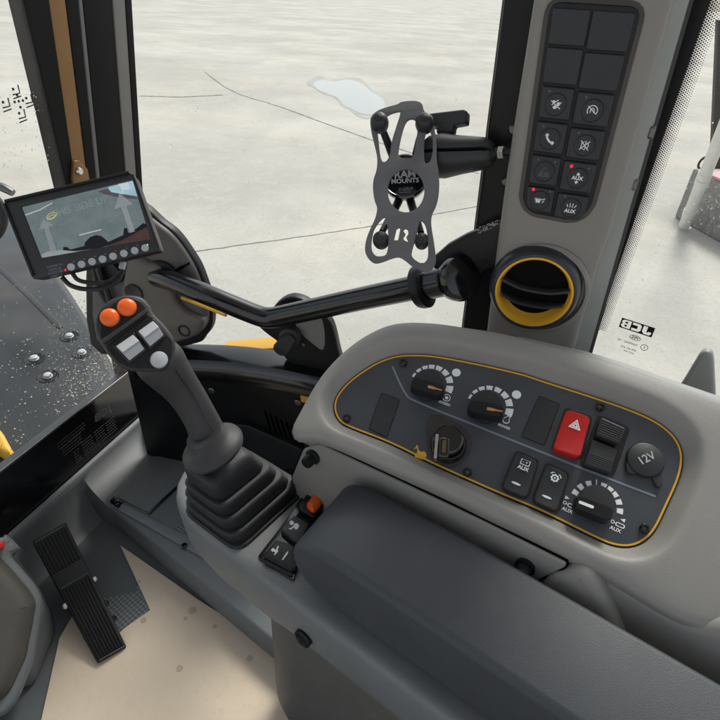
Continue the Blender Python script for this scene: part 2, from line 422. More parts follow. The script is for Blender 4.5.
px_ = [pA.lerp(pB, t) for t in (0, .1, .42, .46, 1, 1.6)]
pipe = thing('drain_pipe', 'long white plastic pipe leaning across the speckled stone block', 'pipe', pA)
build('pipe_body', [sweep([pA.lerp(pB, t) for t in (0, .5, 1, 1.6)], .058*d0/6, 20)], M['pvc'], pipe)
for t in (.12, .44, .50):
    build('pipe_collar', [sweep([pA.lerp(pB, t), pA.lerp(pB, t+.05)], .066*d0/6, 20)], M['pvc'], pipe)
PF = Fr(CAM + ray(716, 165)*(d0*1.18), (-FWD.x, -FWD.y, 0))
tag(build('post', [plate(PF, [PF.ab(711, 190), PF.ab(730, 190), PF.ab(738, 20), PF.ab(719, 20)], -.1, 0, .01), lathe(Fr(PF.px(711, 178), PF.n, PF.e1), [(.05, -.05), (.06, 0), (.05, .03)], 16)], M['black']), 'black metal post standing behind the white pipe', 'post')
RF = Fr(CAM + ray(704, 163)*(d0*1.06), (-FWD.x, -FWD.y, -.2))
tag(build('hoop', [sweep([RF.w(.055*d0/6*math.cos(t), .075*d0/6*math.sin(t)) for t in np.linspace(0, 2*math.pi, 25)], .014*d0/6, 8)], M['black']), 'small black hoop resting on the pink sheet beside the white pipe', 'hoop')

# ---- front mudguard of the machine, outside the windscreen
FE = Fr((0, 0, -.2), (.0, -.08, 1), (1, 0, 0))
fo = [FE.ab(u, v) for u, v in ((-120, 150), (0, 200), (62, 276), (96, 330), (118, 372), (121, 386), (112, 398), (60, 440), (10, 480), (-120, 560), (-260, 400))]
fender = thing('mudguard', 'wet dark mudguard with round bolts outside the windscreen', 'mudguard', FE.px(60, 350))
build('guard_panel', [plate(FE, roundpoly(fo, [0, .1, .2, .3, .12, .08, .12, .1, .1, 0, 0], 6), -.10, 0, .03)], M['fender'], fender)
build('rib', [plate(FE, stroke([FE.ab(u, v) for u, v in ((-20, 250), (30, 297), (60, 328))], .022), -.02, .0035, .0035)], M['fender'], fender)
for u, v in ((69.5, 336.5), (34.5, 359), (82, 353), (48, 376.5)):
    c = FE.ab(u, v); bf = FE.at(*c)
    bo = build('bolt_cup', [lathe(bf, [(.0001, .001), (.028, .001), (.030, .002), (.033, .002), (.036, -.004)], 28)], M['black'], fender)
    build('bolt_head', [lathe(bf, [(.0150, 0), (.0150, .003), (.0120, .004), (.0120, .010), (.009, .012), (.0001, .012)], 12)], M['lgrey'], bo)
spk = []
for _ in range(1700):
    u, v = random.uniform(0, 122), random.uniform(330, 475)
    wgt = max(0, 1-math.hypot((u-95)/55, (v-392)/60))
    if v > 476-.79*u or random.random() > .12+wgt*1.3: continue
    a_, b_ = FE.ab(u, v); rr_ = random.uniform(.0012, .0034)
    spk.append(lathe(FE.at(a_, b_), [(rr_, -.001), (rr_*.9, .0012), (rr_*.5, .002), (.0001, .0022)], 6))
stuff(build('drop_glints', spk, mat('pale_drop_glint', (.42, .40, .34), .6, var=.3, vscale=40), fender))  # pale domes paint the bright glints of water drops on the mudguard
# orange machine part seen below the mudguard
OB = Fr((0, 0, -.45), (0, -.3, 1), (1, 0, 0))
tag(build('machine_bracket', [ppx(OB, [(-30, 405), (2, 430), (10, 445), (17, 457), (4, 452), (-30, 430)], -.05, 0, .01, r=.02)], M['ypaint']), 'bright yellow painted bracket below the wet mudguard', 'bracket')

# ---- hose fitting seen left of the monitor
HF = Fr(CAM + ray(4, 200)*1.9, (-FWD.x, -FWD.y, .3))
hz = thing('hose_fitting', 'dark curved hose end with steel fitting behind the monitor', 'hose', HF.o)
build('hose', [sweep([HF.px(*p) for p in ((-30, 190), (-12, 194), (0, 205), (3, 222), (-4, 236), (-20, 245))], .016, 12, 5)], M['black'], hz)
build('fitting', [sweep([HF.px(-6, 184, .02), HF.px(4, 188, .02), HF.px(13, 193, .02)], [.012, .015, .012], 10, 3)], M['dsteel'], hz)

# ================================================================== WINDOWS
def drops(fr, n, u0, v0, u1, v1, r0, r1, inside=None, tall=1.0, dirn=-1):
    P = []
    for _ in range(n):
        u, v = random.uniform(u0, u1), random.uniform(v0, v1)
        if inside and not inside(u, v): continue
        r = random.uniform(r0, r1)*(1 if random.random() < .85 else 1.5); a, b = fr.ab(u, v)
        f = fr.at(a, b, .0); N = 8; k = random.uniform(.9, 1.5)*tall
        P.append(loft([[f.w(rr*r*math.cos(2*math.pi*i/N), rr*r*k*math.sin(2*math.pi*i/N), dirn*(.0035+hh*r)) for i in range(N)] for rr, hh in ((1, 0), (.92, .25), (.7, .45), (.35, .58), (.02, .62))], caps=True))
    return P
# windscreen (front) above the black lower panel
win = thing('windscreen', 'wet front windscreen glass left of the front post', 'window', FRONT.w(-.2, 0, .26))
gx = lambda u, v, F=FRONT: F.ab(u, v)
x_r = [gx(70, 181)[0], gx(47, 90)[0]]
build('glass', [plate(FRONT, [(-.95, .262), (.36, .262), (.34, .75), (.32, 1.25), (-.95, 1.25)], -.003, .003)], M['glass'], win)
fr_d = []
qa, qb = FRONT.ab(67, 182, .0035), FRONT.ab(46, 90, .0035)
for j in range(4):
    for i in range(150):
        b = qa[1]-.10+i*.0034+(.0017 if j % 2 else 0); a_ = qa[0]+(qb[0]-qa[0])*(b-qa[1])/(qb[1]-qa[1])
        fr_d.append(lathe(FRONT.at(a_-.0012-.0028*j, b, .0035), [(.0013-.00022*j, 0), (.0013-.00022*j, .0003)], 6))
build('frit', fr_d, M['black'], win)
mk = []
for k, (u, v) in enumerate(((14, 90), (4, 103), (27, 99), (20, 114))):
    c = gx(u, v); g = .72
    for q in (stroke([(c[0]-.011*g, c[1]-.008*g), (c[0]+.008*g, c[1]-.007*g), (c[0]+.009*g, c[1]+.010*g)], .0020), stroke([(c[0]-.012*g, c[1]-.016*g), (c[0]+.010*g, c[1]-.013*g)], .0018), circle((c[0]-.006*g, c[1]+.003*g), .0022, 10)):
        mk.append(plate(FRONT, q, .0035, .0042))
c = gx(17, 101)
for dx, dy in ((0, 0), (0, .009), (0, -.009), (.008, 0), (-.008, 0)): mk.append(plate(FRONT, circle((c[0]+dx, c[1]+dy), .0022, 10), .0035, .0042))
build('marking', mk, M['black'], win)
inF = lambda u, v: u < 120 and v < 480-.745*u
dr = stuff(build('water_droplets', drops(FRONT, 420, 50, 300, 118, 400, .0007, .0016, inF) + drops(FRONT, 260, -20, 280, 120, 470, .0006, .0013, inF) + drops(FRONT, 80, 0, 90, 66, 170, .0006, .0014), M['drop'], win))
# lower black front panel with faint white print
lp = thing('front_bulkhead', 'black lower front panel with faint mirrored white print', 'bulkhead', FRONT.w(-.1, 0, .01))
build('panel_sheet', [plate(FRONT, [(-.95, .0), (.40, .0), (.40, .256), (-.95, .256)], -.012, .004, .002)], M['gloss'], lp)
build('top_edge', [plate(FRONT, [(-.95, .2565), (.37, .2565), (.37, .2615), (-.95, .2615)], -.014, .006, .002)], M['dsteel'], lp)
tx = []
c = gx(101, 413)
M['faint'] = mat('faint_white_print', (.07, .07, .074), .6)
tx.append(text(FRONT, 'JCB', c, .026, .0045, mirror=True, bold=.03, sx=1.25))
fl = []
for u, v, n, wd in ((70, 437, 3, .075), (70, 446, 4, .05), (87, 446, 6, .030), (99, 436, 6, .028), (110, 427, 6, .028), (76, 457, 5, .012)):
    c = gx(u, v)
    for i in range(n):
        x = c[0]-wd/2
        while x < c[0]+wd/2:
            l = random.uniform(.003, .008); fl.append(plate(FRONT, rect((x+l/2, c[1]-(i-n/2)*.0075), l, .0016), .0042, .0047)); x += l+.002
build('print', tx+fl, M['faint'], lp)

# corner window: between front post and middle pillar
cw = thing('corner_window', 'tall clear corner window with concrete yard behind it', 'window', CORN.px(330, 365))
xl, xr = CORN.ab(150, 200)[0]-.10, CORN.ab(480, 200)[0]+.05
gA, gB = CORN.ab(138, 90), CORN.ab(142, 165); gs = (gA[0]-gB[0])/(gA[1]-gB[1])
gx_ = lambda b: gB[0]+(b-gB[1])*gs
build('glass', [plate(CORN, [(gx_(.36), .36), (xr, .36), (xr, 1.35), (gx_(1.35), 1.35)], -.003, .003)], M['glass'], cw)
stuff(build('water_droplets', drops(CORN, 45, 140, 90, 480, 250, .0007, .0014) + drops(CORN, 30, 140, 90, 260, 200, .0006, .0016), M['drop'], cw))

# side window on the right with dotted edge and maker's stamp
sw = thing('side_window', 'bright right side window with dotted black edge and stamp', 'window', SIDE.px(640, 380))
e0, e1_ = SIDE.ab(680, 90), SIDE.ab(594, 337)
sl = (e0[0]-e1_[0])/(e0[1]-e1_[1])
xe = lambda b: e1_[0]+(b-e1_[1])*sl
build('glass', [plate(SIDE, [(xe(.62)-.03, .62), (.95, .62), (.95, 1.5), (xe(1.5)-.03, 1.5)], -.003, .003)], M['glass'], sw)
bb = SIDE.ab(640, 382)[1]
build('frit_band', [plate(SIDE, [(xe(.6)-.03, .6), (xe(.6), .6), (xe(1.5), 1.5), (xe(1.5)-.03, 1.5)], .0035, .0042), plate(SIDE, roundpoly([(xe(.6)-.01, .6), (.95, .6), (.95, bb-.018), (xe(bb)-.01, bb-.018)], .0), .0036, .0041)], M['black'], sw)
fd = []
for j in range(7):
    for i in range(290):
        b = .665+i*.0025+(.00125 if j % 2 else 0); r = .00125-.00012*j
        fd.append(lathe(SIDE.at(xe(b)+.0004+.0021*j, b, .0035), [(r, 0), (r, .0003)], 6))
    for i in range(150):
        a = xe(bb)+i*.0026+(.0013 if j % 2 else 0); r = .00125-.00012*j
        fd.append(lathe(SIDE.at(a, bb-.018+.0021*j, .0035), [(r, 0), (r, .0003)], 6))
build('frit', fd, M['black'], sw)
st = []
A_, B_ = SIDE.ab(622.5, 322), SIDE.ab(652.5, 331)
cx, cy = (A_[0]+B_[0])/2, (A_[1]+B_[1])/2; wd = B_[0]-A_[0]+.004; tl = 0
LJ = [[(.52, 1), (.95, 1), (.95, .25), (.72, 0), (.15, 0), (.02, .2), (.02, .42), (.36, .42), (.36, .30), (.52, .30)]]
LC = [[(.02, .2), (.22, 0), (.96, 0), (.96, .30), (.40, .30), (.40, .70), (.96, .70), (.96, 1), (.22, 1), (.02, .8)]]
LB = [[(.02, 0), (.76, 0), (.97, .15), (.97, .42), (.84, .5), (.97, .58), (.97, .85), (.76, 1), (.02, 1)], [(.36, .2), (.64, .2), (.64, .40), (.36, .40)], [(.36, .6), (.64, .6), (.64, .80), (.36, .80)]]
bw, bh = wd, wd*.34
loops = [rect((cx, cy), bw, bh)]
for k, L in enumerate((LB, LC, LJ)):
    x0_ = cx-bw/2+bw*.035+k*bw*.315
    for q in L: loops.append([(x0_+(1-x)*bw*.29, cy-bh*.40+y*bh*.80) for x, y in q])
build('stamp_letters', [plate(SIDE, loops, .0034, .0038)], M['black'], sw)
st = []
c = (cx+.003, cy-wd*.36)
st += [plate(SIDE, [circle(c, wd*.17, 24, wd*.085), circle(c, wd*.155, 24, wd*.07)], .0034, .004), text(SIDE, 'VSG', c, wd*.12, .0036, mirror=True, bold=.03)]
st.append(text(SIDE, 'TEMPERED   M5', (cx-.004, cy-wd*.60), wd*.09, .0036, mirror=True))
st.append(plate(SIDE, [circle((cx+wd*.42, cy-wd*.58), wd*.11, 20), circle((cx+wd*.42, cy-wd*.58), wd*.095, 20)], .0034, .004))
st.append(text(SIDE, 'E', (cx+wd*.42, cy-wd*.58), wd*.11, .0036, mirror=True))
st.append(text(SIDE, '43R-001 AS2', (cx, cy-wd*.80), wd*.09, .0036, mirror=True))
st.append(text(SIDE, 'DOT 459', (cx+wd*.05, cy-wd*.92), wd*.08, .0036, mirror=True))
build('stamp_text', st, M['black'], sw)
stuff(build('water_droplets', drops(SIDE, 40, 600, 90, 720, 400, .0005, .001), M['drop'], sw))

# ================================================================== POSTS AND PILLARS
# front post between windscreen and corner window: vertical bands
fp = thing('front_post', 'black and brown front window post behind the monitor', 'pillar', FRONT.w(.56, 0, .25))
def band(u0, v0, u1, v1, U0, V0, U1, V1, h0, h1, bev=.003):
    """vertical bar: left edge through (u0,v0)-(u1,v1), right edge through (U0,V0)-(U1,V1), run from low to the roof"""
    F = FRONT
    def ext(p, q, z):
        a, b = F.ab(*p, h1), F.ab(*q, h1); t = (z-a[1])/(b[1]-a[1]); return (a[0]+(b[0]-a[0])*t, z)
    zt, zb = 1.3, .56
    return plate(F, [ext((u0, v0), (u1, v1), zb), ext((U0, V0), (U1, V1), zb), ext((U0, V0), (U1, V1), zt), ext((u0, v0), (u1, v1), zt)], h0, h1, bev)
build('post_core', [band(49, 90, 70, 182, 135, 90, 139, 168, -.05, -.012)], M['postblack'], fp)
build('seal', [band(47, 90, 68, 182, 62, 90, 75, 182, -.03, .0055)], M['postblack'], fp)
build('painted_frame', [band(61.5, 90, 74.5, 180, 77, 90, 88, 180, -.034, .0062)], M['opaint'], fp)
build('gasket', [band(76.5, 90, 87.5, 180, 88, 90, 97, 180, -.03, .0075)], M['postblack'], fp)
build('trim_edge', [band(87.5, 90, 96.5, 180, 92, 90, 101, 180, -.034, .009)], M['trim'], fp)
build('post_cover', [band(91.5, 90, 100.5, 180, 120, 90, 127, 172, -.03, .0100)], M['postblack'], fp)
build('post_strip', [band(119.5, 90, 125.5, 170, 131.5, 90, 136.5, 168, -.034, .0115)], M['dullstrip'], fp)
build('glass_seal', [band(131, 90, 136, 168, 137.5, 90, 142, 168, -.03, .0130)], M['postblack'], fp)
build('post_foot', [ppx(FRONT, [(84, 225), (98, 262), (106, 302), (118, 345), (126, 382), (150, 400), (185, 360), (150, 225)], -.03, .002, .003)], M['black'], fp)
bk = FRONT.at(*FRONT.ab(79, 171, .02))
brk = build('bracket', [ppx(FRONT, [(74, 161), (79, 160), (88, 169), (91, 185), (76, 190), (73, 180)], .001, .0115, .002, r=.004)], M['opaint'], fp)
build('bolt', [lathe(FRONT.at(*FRONT.ab(78.5, 171, .0115), .0115), [(.0072, 0), (.0072, .003), (.0055, .006), (.0001, .007)], 24)], M['steel'], brk)

# middle pillar (black) behind the grey column
mp = thing('middle_pillar', 'black steel window pillar behind the grey switch column', 'pillar', COLF.px(478, 325, -.05))
def cext(u0, v0, u1, v1, z, h):
    a, b = COLF.ab(u0, v0, h), COLF.ab(u1, v1, h); t = (z-a[1])/(b[1]-a[1]); return (a[0]+(b[0]-a[0])*t, z)
h = -.05
build('pillar_body', [plate(COLF, [cext(492, 90, 465, 305, -.12, h), cext(560, 90, 530, 305, -.12, h), cext(560, 90, 530, 305, .75, h), cext(492, 90, 465, 305, .75, h)], -.11, h, .006)], M['kick'], mp)
e = plate(COLF, [cext(490, 90, 463.4, 305, -.1, h), cext(494, 90, 467, 305, -.1, h), cext(494, 90, 467, 305, .75, h), cext(490, 90, 463.4, 305, .75, h)], -.112, -.060, .002)
build('edge_seal', [e], M['blackgrey'], mp)
for u, v in ((512.5, 131), (505, 183)):
    build('screw', [lathe(COLF.at(*COLF.ab(u, v, -.04), -.05), [(.006, 0), (.006, .004), (.004, .006), (.0001, .006)], 14)], M['dsteel'], mp)
fsd = []

# grey switch column
col = thing('switch_column', 'tall warm grey column trim carrying the keypad and round vent', 'column', COLF.w(0, -.12, 0))
rings = []
for b in np.linspace(-.10, .75, 18):
    def xa(pts, h=0):
        Q = [COLF.ab(u, v, h) for u, v in pts]; Q.sort(key=lambda q: q[1])
        if b <= Q[0][1]: s = (Q[1][0]-Q[0][0])/(Q[1][1]-Q[0][1]); return Q[0][0]+s*(b-Q[0][1])
        if b >= Q[-1][1]: s = (Q[-1][0]-Q[-2][0])/(Q[-1][1]-Q[-2][1]); return Q[-1][0]+s*(b-Q[-1][1])
        for i in range(len(Q)-1):
            if Q[i][1] <= b <= Q[i+1][1]: return Q[i][0]+(Q[i+1][0]-Q[i][0])*(b-Q[i][1])/(Q[i+1][1]-Q[i][1])
    l, r = xa(((519, 90), (508, 160), (496, 250), (487, 325))), xa(((650, 90), (612, 230), (600, 262), (577, 342)))
    P = roundpoly([(l, -.09), (l, 0), (r, 0), (r+.006, -.09)], [.002, .014, .012, .002], 6)
    rings.append([COLF.w(p[0], b, p[1]) for p in P])
build('column_cover', [loft(rings)], M['column'], col)
rings = []
for b in np.linspace(-.10, .75, 10):
    def xs(u0, v0, u1, v1, h):
        a, q = COLF.ab(u0, v0, h), COLF.ab(u1, v1, h); return a[0]+(q[0]-a[0])*(b-a[1])/(q[1]-a[1])
    l, r = xs(648, 90, 598, 262, -.012), xs(663, 90, 614, 262, -.022)
    rings.append([COLF.w(l, b, -.014), COLF.w(r, b, -.022), COLF.w(r+.002, b, -.03), COLF.w(r, b, -.09), COLF.w(l, b, -.09)])
build('side_strip', [loft(rings)], M['strip'], col)
rings = []
for b in np.linspace(-.10, .75, 10):
    l, r = xs(662, 90, 613.5, 262, -.03), xs(668, 90, 618.5, 262, -.03)
    rings.append([COLF.w(l, b, -.028), COLF.w(r, b, -.030), COLF.w(r, b, -.08), COLF.w(l, b, -.08)])
build('rubber_seal', [loft(rings)], M['blackgrey'], col)
for u, v in ((651, 132), (634, 184)):
    build('clip', [box(COLF.at(*COLF.ab(u, v, -.025), -.026), (0, 0, 0), (.007, .014, .012), .003)], M['dsteel'], col)

# keypad: its own thing, eight buttons and two more rows above
K = COLF
kp = thing('keypad', 'black keypad of square buttons with white symbols on the grey column', 'keypad', K.px(560, 218))
def kext(p, q, b, h):
    A, B = K.ab(*p, h), K.ab(*q, h); return A[0]+(B[0]-A[0])*(b-A[1])/(B[1]-A[1])
tb = .37; H1 = .004
lo = [K.ab(u, v, H1) for u, v in ((522.5, 197.5), (526, 208), (533, 213.5), (570, 220.5), (583, 217), (592, 205))]
lx, rx_ = kext((522.5, 197), (537.7, 91), tb, H1), kext((592, 205), (621, 91), tb, H1)
ol = roundpoly([lo[0], lo[1], lo[2], lo[3], lo[4], lo[5], (rx_, tb), (lx, tb)], [.004, .008, .006, .006, .01, .006, .012, .012], 4)
if area(ol) < 0: ol = ol[::-1]
build('shadow_gap', [plate(K, offset(resample(ol, 120), .0048), .0005, .0012)], M['gloss'], kp)  # black plate stands in for the shade in the recess round the pad
build('keypad_base', [plate(K, ol, .000, H1, .0015)], M['black'], kp)
def xat(b, k):   # column boundaries of the pad at height b, k=0 left edge, 1 middle, 2 right edge
    L = kext((522.5, 197), (537.7, 91), b, H1)+.0025; R_ = kext((592, 205), (621, 91), b, H1)-.0035
    return (L, (L+R_)/2-.0015, R_)[k]
rows = [[.1590, .1905, .2260, .2615, .2965, .332, .366], [.1555, .1880, .2240, .2590, .2945, .330, .366]]
def icon_strokes(kind, s):
    S = lambda *p: stroke([(x*s, y*s) for x, y in p], .13*s)
    C = lambda x, y, r, n=14: circle((x*s, y*s), r*s, n)
    if kind == 'fan': return [S((-.8, .5), (.8, -.6)), C(-.35, .35, .25), C(.4, .1, .28), C(-.1, -.4, .25), S((-.6, -.1), (.3, .7)), S((.1, -.6), (.8, .4))]
    if kind == 'arch':
        P = [(math.cos(t)*.75, math.sin(t)*.75) for t in np.linspace(rad(-40), rad(220), 16)]; Q = [(math.cos(t)*.3, math.sin(t)*.45-.1) for t in np.linspace(rad(-30), rad(210), 10)]
        return [S(*P), S(*Q), S((-.75, .6), (.5, -.35))]
    if kind == 'phone': return [stroke([(x*s, y*s) for x, y in ((-.6, .65), (-.5, .2), (-.1, -.3), (.45, -.6))], .3*s), C(-.55, .55, .27), C(.5, -.55, .27)]
    if kind == 'mute': return [S((-.7, .7), (.7, -.7)), S((.7, .7), (-.7, -.7)), S((-.5, -.4), (-.5, .4), (.1, .7), (.1, -.7), (-.5, -.4)), S((.4, .5), (.6, 0), (.4, -.5))]
    if kind == 'tri': return [S((-.55, -.1), (0, .75), (.55, -.1), (-.55, -.1))]
    if kind == 'updown': return [[(-.34*s, .52*s), (.34*s, .52*s), (0, .98*s)], [(-.34*s, -.52*s), (.34*s, -.52*s), (0, -.98*s)], [(-.1*s, .4*s), (.1*s, .4*s), (.1*s, .55*s), (-.1*s, .55*s)], [(-.1*s, -.55*s), (.1*s, -.55*s), (.1*s, -.4*s), (-.1*s, -.4*s)]]
    if kind == 'rays': return [S((-.5, .1), (-.75, .6)), S((-.15, .1), (-.25, .8)), S((.2, .1), (.25, .8)), S((.55, .1), (.8, .6))]
    if kind == 'bucket': return [S((-.8, .35), (-.5, -.4), (.15, -.4), (.3, .35), (-.1, .35), (-.8, .35)), S((.3, .2), (.9, .45)), S((.5, -.3), (.8, .1)), S((-.5, .1), (.1, .1))]
    return []
kinds = {(0, 3): 'fan', (1, 3): 'arch', (0, 2): 'phone', (1, 2): 'mute', (0, 1): 'tri', (1, 1): 'updown', (0, 0): 'bucket', (1, 0): 'rays', (0, 4): 'tri', (1, 4): 'phone', (0, 5): 'fan', (1, 5): 'mute'}
nm = {'fan': 'fan', 'arch': 'arched wiper', 'phone': 'white handset', 'mute': 'crossed out speaker', 'tri': 'faint triangle', 'updown': 'up and down arrows', 'rays': 'spray', 'bucket': 'bucket'}
for c in (0, 1):
    for r in range(4):
        b0, b1 = rows[c][r]+.0016, rows[c][r+1]-.0016
        P = [(xat(b0, c)+.0016, b0), (xat(b0, c+1)-.0016, b0), (xat(b1, c+1)-.0016, b1), (xat(b1, c)+.0016, b1)]
        rr = [.0025]*4
        if r == 0: rr[c] = (.013, .019)[c]
        cx, cy = sum(p[0] for p in P)/4, sum(p[1] for p in P)/4
        kd = kinds[(c, r)]
        dial = circle((cx, cy-.001), .0105, 28)
        bt = build('button', [plate(K, [roundpoly(P, rr, 5), dial], .003, .0082, .0020), plate(K, circle((cx, cy-.001), .0107, 28), .002, .0068)], M['button'], kp)
        bt['label'] = 'square key with a %s symbol' % nm[kd]
        ic = icon_strokes(kd, .0068); f = K.at(cx, cy-.001, 0); h = .0069
        pcs = [plate(f, q, h, h+.0004) for q in ic]
        if kd in ('updown', 'rays', 'tri'): pcs.append(text(f, 'AUX', (0, -.0038 if kd != 'updown' else 0), .0058, h+.0002, bold=.035))
        build('symbol', pcs, M['dim'] if kd == 'tri' else M['white'], bt)
        lit = kd in ('updown', 'bucket')
        build('indicator', [lathe(K.at(cx-.0095, cy+.0115, .0082), [(.0018 if lit else .0012, 0), (.0018 if lit else .0012, .0004), (.0001, .0006)], 12)], M['led_red'] if lit else M['dim'], bt)
        if kd in ('updown', 'bucket', 'tri'): build('indicator', [lathe(K.at(cx+.0095, cy+.0115, .0082), [(.0012, 0), (.0012, .0004), (.0001, .0006)], 12)], M['dim'], bt)
for c in (0, 1):
    for r in (4, 5):
        b0, b1 = rows[c][r]+.0012, min(rows[c][r+1], tb-.004)-.0012
        P = [(xat(b0, c)+.001, b0), (xat(b0, c+1)-.001, b0), (xat(b1, c+1)-.001, b1), (xat(b1, c)+.001, b1)]
        bt = build('button', [plate(K, roundpoly(P, .002, 5), .003, .0075, .0012)], M['button'], kp)

# round air vent
M['louvre'] = mat('louvre_plastic', (.030, .031, .035), .28, 0, spec=.6)
VC = K.ab(533.5, 293, .020); VF = K.at(*VC)
av = thing('air_vent', 'round black air vent with a yellow ring low on the grey column', 'air vent', VF.w(0, 0, 0))
R1 = .0505
build('collar', [lathe(VF.at(.006, -.003), [(R1*1.25, -.002), (R1*1.24, .003), (R1*1.19, .0055), (R1*1.12, .006), (R1*1.1, 0)], 64)], M['column'], av)
build('bezel', [lathe(VF, [(R1*1.14, 0), (R1*1.13, .009), (R1*1.08, .017), (R1*1.02, .0205), (R1*.97, .021), (R1*.94, .0195), (R1*.94, .01)], 64, caps=False)], mat('satin_blue_black', (.022, .026, .034), .3, .1), av)
build('ring', [lathe(VF, [(R1*.955, .016), (R1*.95, .0205), (R1*.90, .0205), (R1*.87, .018), (R1*.83, .011), (R1*.77, .005), (R1*.70, .0016)], 64, caps=False)], M['yellow'], av)
build('throat', [lathe(VF, [(R1*.775, .0035), (R1*.40, .0030), (.0001, .0030)], 48, caps=False), plate(VF, [(R1*.86*math.cos(t), R1*.86*math.sin(t)) for t in np.linspace(rad(-16), rad(196), 30)], .002, .0115, .001)], M['void'], av)
for y0, hh, half in ((.006, .0225, .82), (-.016, .0195, .76)):
    wv = R1*half
    P = [(-wv, y0+.003), (-wv*.5, y0-.0035), (0, y0-.005), (wv*.5, y0-.0035), (wv, y0+.003)]
    Q = catmull(P, 6, closed=False)
    top = [(x, y+.0035) for x, y in Q]
    rings = [[VF.w(x, y, .003) for x, y in Q]+[VF.w(x, y+.003, .003) for x, y in Q[::-1]],
             [VF.w(x, y-.001, hh-.002) for x, y in Q]+[VF.w(x, y+.0042, hh-.003) for x, y in Q[::-1]],
             [VF.w(x*.98, y+.0003, hh) for x, y in Q]+[VF.w(x*.98, y+.0032, hh) for x, y in Q[::-1]]]
    build('louvre', [loft(rings)], M['louvre'], av, ang=50)
for x in (-.020, 0, .020):
    build('vane', [box(VF, (x, -.001, .0075), (.0016, .016, .011), 0)], M['void'], av)

# grey fin at the right edge
FI = Fr((.73, 0, 0), (-1, 0, 0))
tag(build('trim_fin', [ppx(FI, [(672, 398), (684, 380), (699, 355), (704, 351.5), (711, 353), (713, 360), (715, 400), (716, 425), (672, 425)], -.006, .010, .005, r=.006)], M['strip']), 'small pale grey trim fin rising from the console edge before the side window', 'trim')

# ================================================================== LOWER CAB BELOW THE CORNER WINDOW
# rounded post base trim with black gasket
T = CORN
def tz(u, v, h=0): return T.ab(u, v, h)
pt = thing('post_trim', 'purple grey rounded trim with black gasket where the grab rail starts', 'trim', T.px(180, 345))
gask = [(112, 196), (140, 205), (160, 222), (172, 231), (181, 241), (190, 254), (198, 267), (204, 282), (209.5, 298), (212, 312), (211, 328), (204, 338), (196, 344), (150, 352), (90, 345), (90, 200)]
inn = [(114, 206), (140, 214), (157, 226.5), (168, 235), (177, 245), (186, 258), (193.5, 271), (199, 285), (204, 300), (206.5, 312), (206, 325), (200, 333), (190, 339), (150, 345), (95, 340), (95, 205)]
build('gasket', [ppx(T, gask, .005, .028, .006, smooth=4)], M['black'], pt)
build('trim_shell', [ppx(T, inn, .006, .040, .010, smooth=4)], M['trim'], pt)
low = [(126, 262), (146, 264), (158, 268), (168, 285), (176, 303), (184, 312), (196, 318), (203, 322), (200, 332), (188, 340), (160, 346), (120, 340)]
bs = build('trim_boss', [ppx(T, low, .030, .056, .010, smooth=4)], mat('brown_grey_plastic', (.125, .112, .10), .5, .2, 1000, dust=.1), pt)
build('screw_recess', [lathe(T.at(*tz(184, 331, .057), .0562), [(.013, -.003), (.013, .001), (.010, .001), (.008, -.001), (.0001, -.001)], 20)], M['black'], bs)
build('slot', [ppx(T, [(177, 268), (189.5, 262), (190, 264.5), (179, 271), (174, 272)], .041, .0425, 0)], M['gloss'], pt)
build('rail_seat', [lathe(T.at(*tz(161, 278, .05), .041), [(.032, -.01), (.032, .004), (.028, .007), (.02, .007)], 28)], M['black'], pt)
build('cable_gland', [lathe(T.at(*tz(109, 273, .05), .042), [(.026, -.01), (.026, .012), (.020, .012), (.018, 0), (.0001, 0)], 24)], M['black'], pt)
build('cable_gland', [lathe(T.at(*tz(136, 291, .05), .058), [(.018, -.01), (.018, .002), (.014, .001), (.0001, -.002)], 24)], M['blackgrey'], pt)
build('wire', [sweep([T.px(u, v, .05) for u, v in ((97, 258), (100, 275), (106, 290), (112, 308))], .006, 8, 4), sweep([T.px(u, v, .045) for u, v in ((93, 262), (98, 285), (108, 305))], .006, 8, 4)], M['cable'], pt)

# yellow machine edge seen below the window
YB = Fr(CORN.o - CORN.n*.18, CORN.n)
tag(build('deck_edge', [ppx(YB, [(218, 352.5), (240, 351), (268, 348.5), (292, 347), (292, 358), (218, 358)], -.06, 0, .004)], M['ypaint']), 'bright yellow painted deck edge just outside below the corner window', 'deck edge')

# black sill and kick panel
sill = thing('window_sill', 'glossy black curved sill bar under the corner window', 'sill', T.px(250, 365))
sp_ = [(140, 350), (178, 351.5), (222, 353), (262, 357), (300, 364), (340, 373)]
def sweep_prof(pxs, h0, prof):
    P = catmull([T.ab(u, v, h0) for u, v in pxs], 5, closed=False); rings = []
    for a, b in P: rings.append([T.w(a, b+db, h0+dh) for db, dh in prof])
    return loft(rings)
build('sill_bar', [sweep_prof(sp_, .03, [(0, -.03), (.002, .0), (-.004, .024), (-.016, .034), (-.034, .036), (-.05, .034), (-.06, .02), (-.06, -.03)])], M['gloss'], sill)
build('sill_lip', [sweep_prof([(150, 366), (185, 367), (225, 370), (275, 378), (335, 390)], .045, [(0, -.03), (0, .012), (-.004, .016), (-.010, .016), (-.012, -.03)])], M['black'], sill)
kp_ = thing('kick_panel', 'black kick panel with slanted vent slots under the corner window', 'panel', T.px(250, 450))
zb = -.02
kpo = [T.ab(120, 340, .03), T.ab(190, 372, .03), T.ab(230, 374, .03), T.ab(280, 382, .03), T.ab(340, 396, .03), (T.ab(340, 396, .03)[0], zb), (T.ab(120, 340, .03)[0], zb)]
slots = []
for i in range(7):
    u, v = 264.5+i*5.4, 410.5+i*3.0
    slots.append(stroke([T.ab(u, v, .03), T.ab(u+6.2, v+19.5, .03)], .0055))
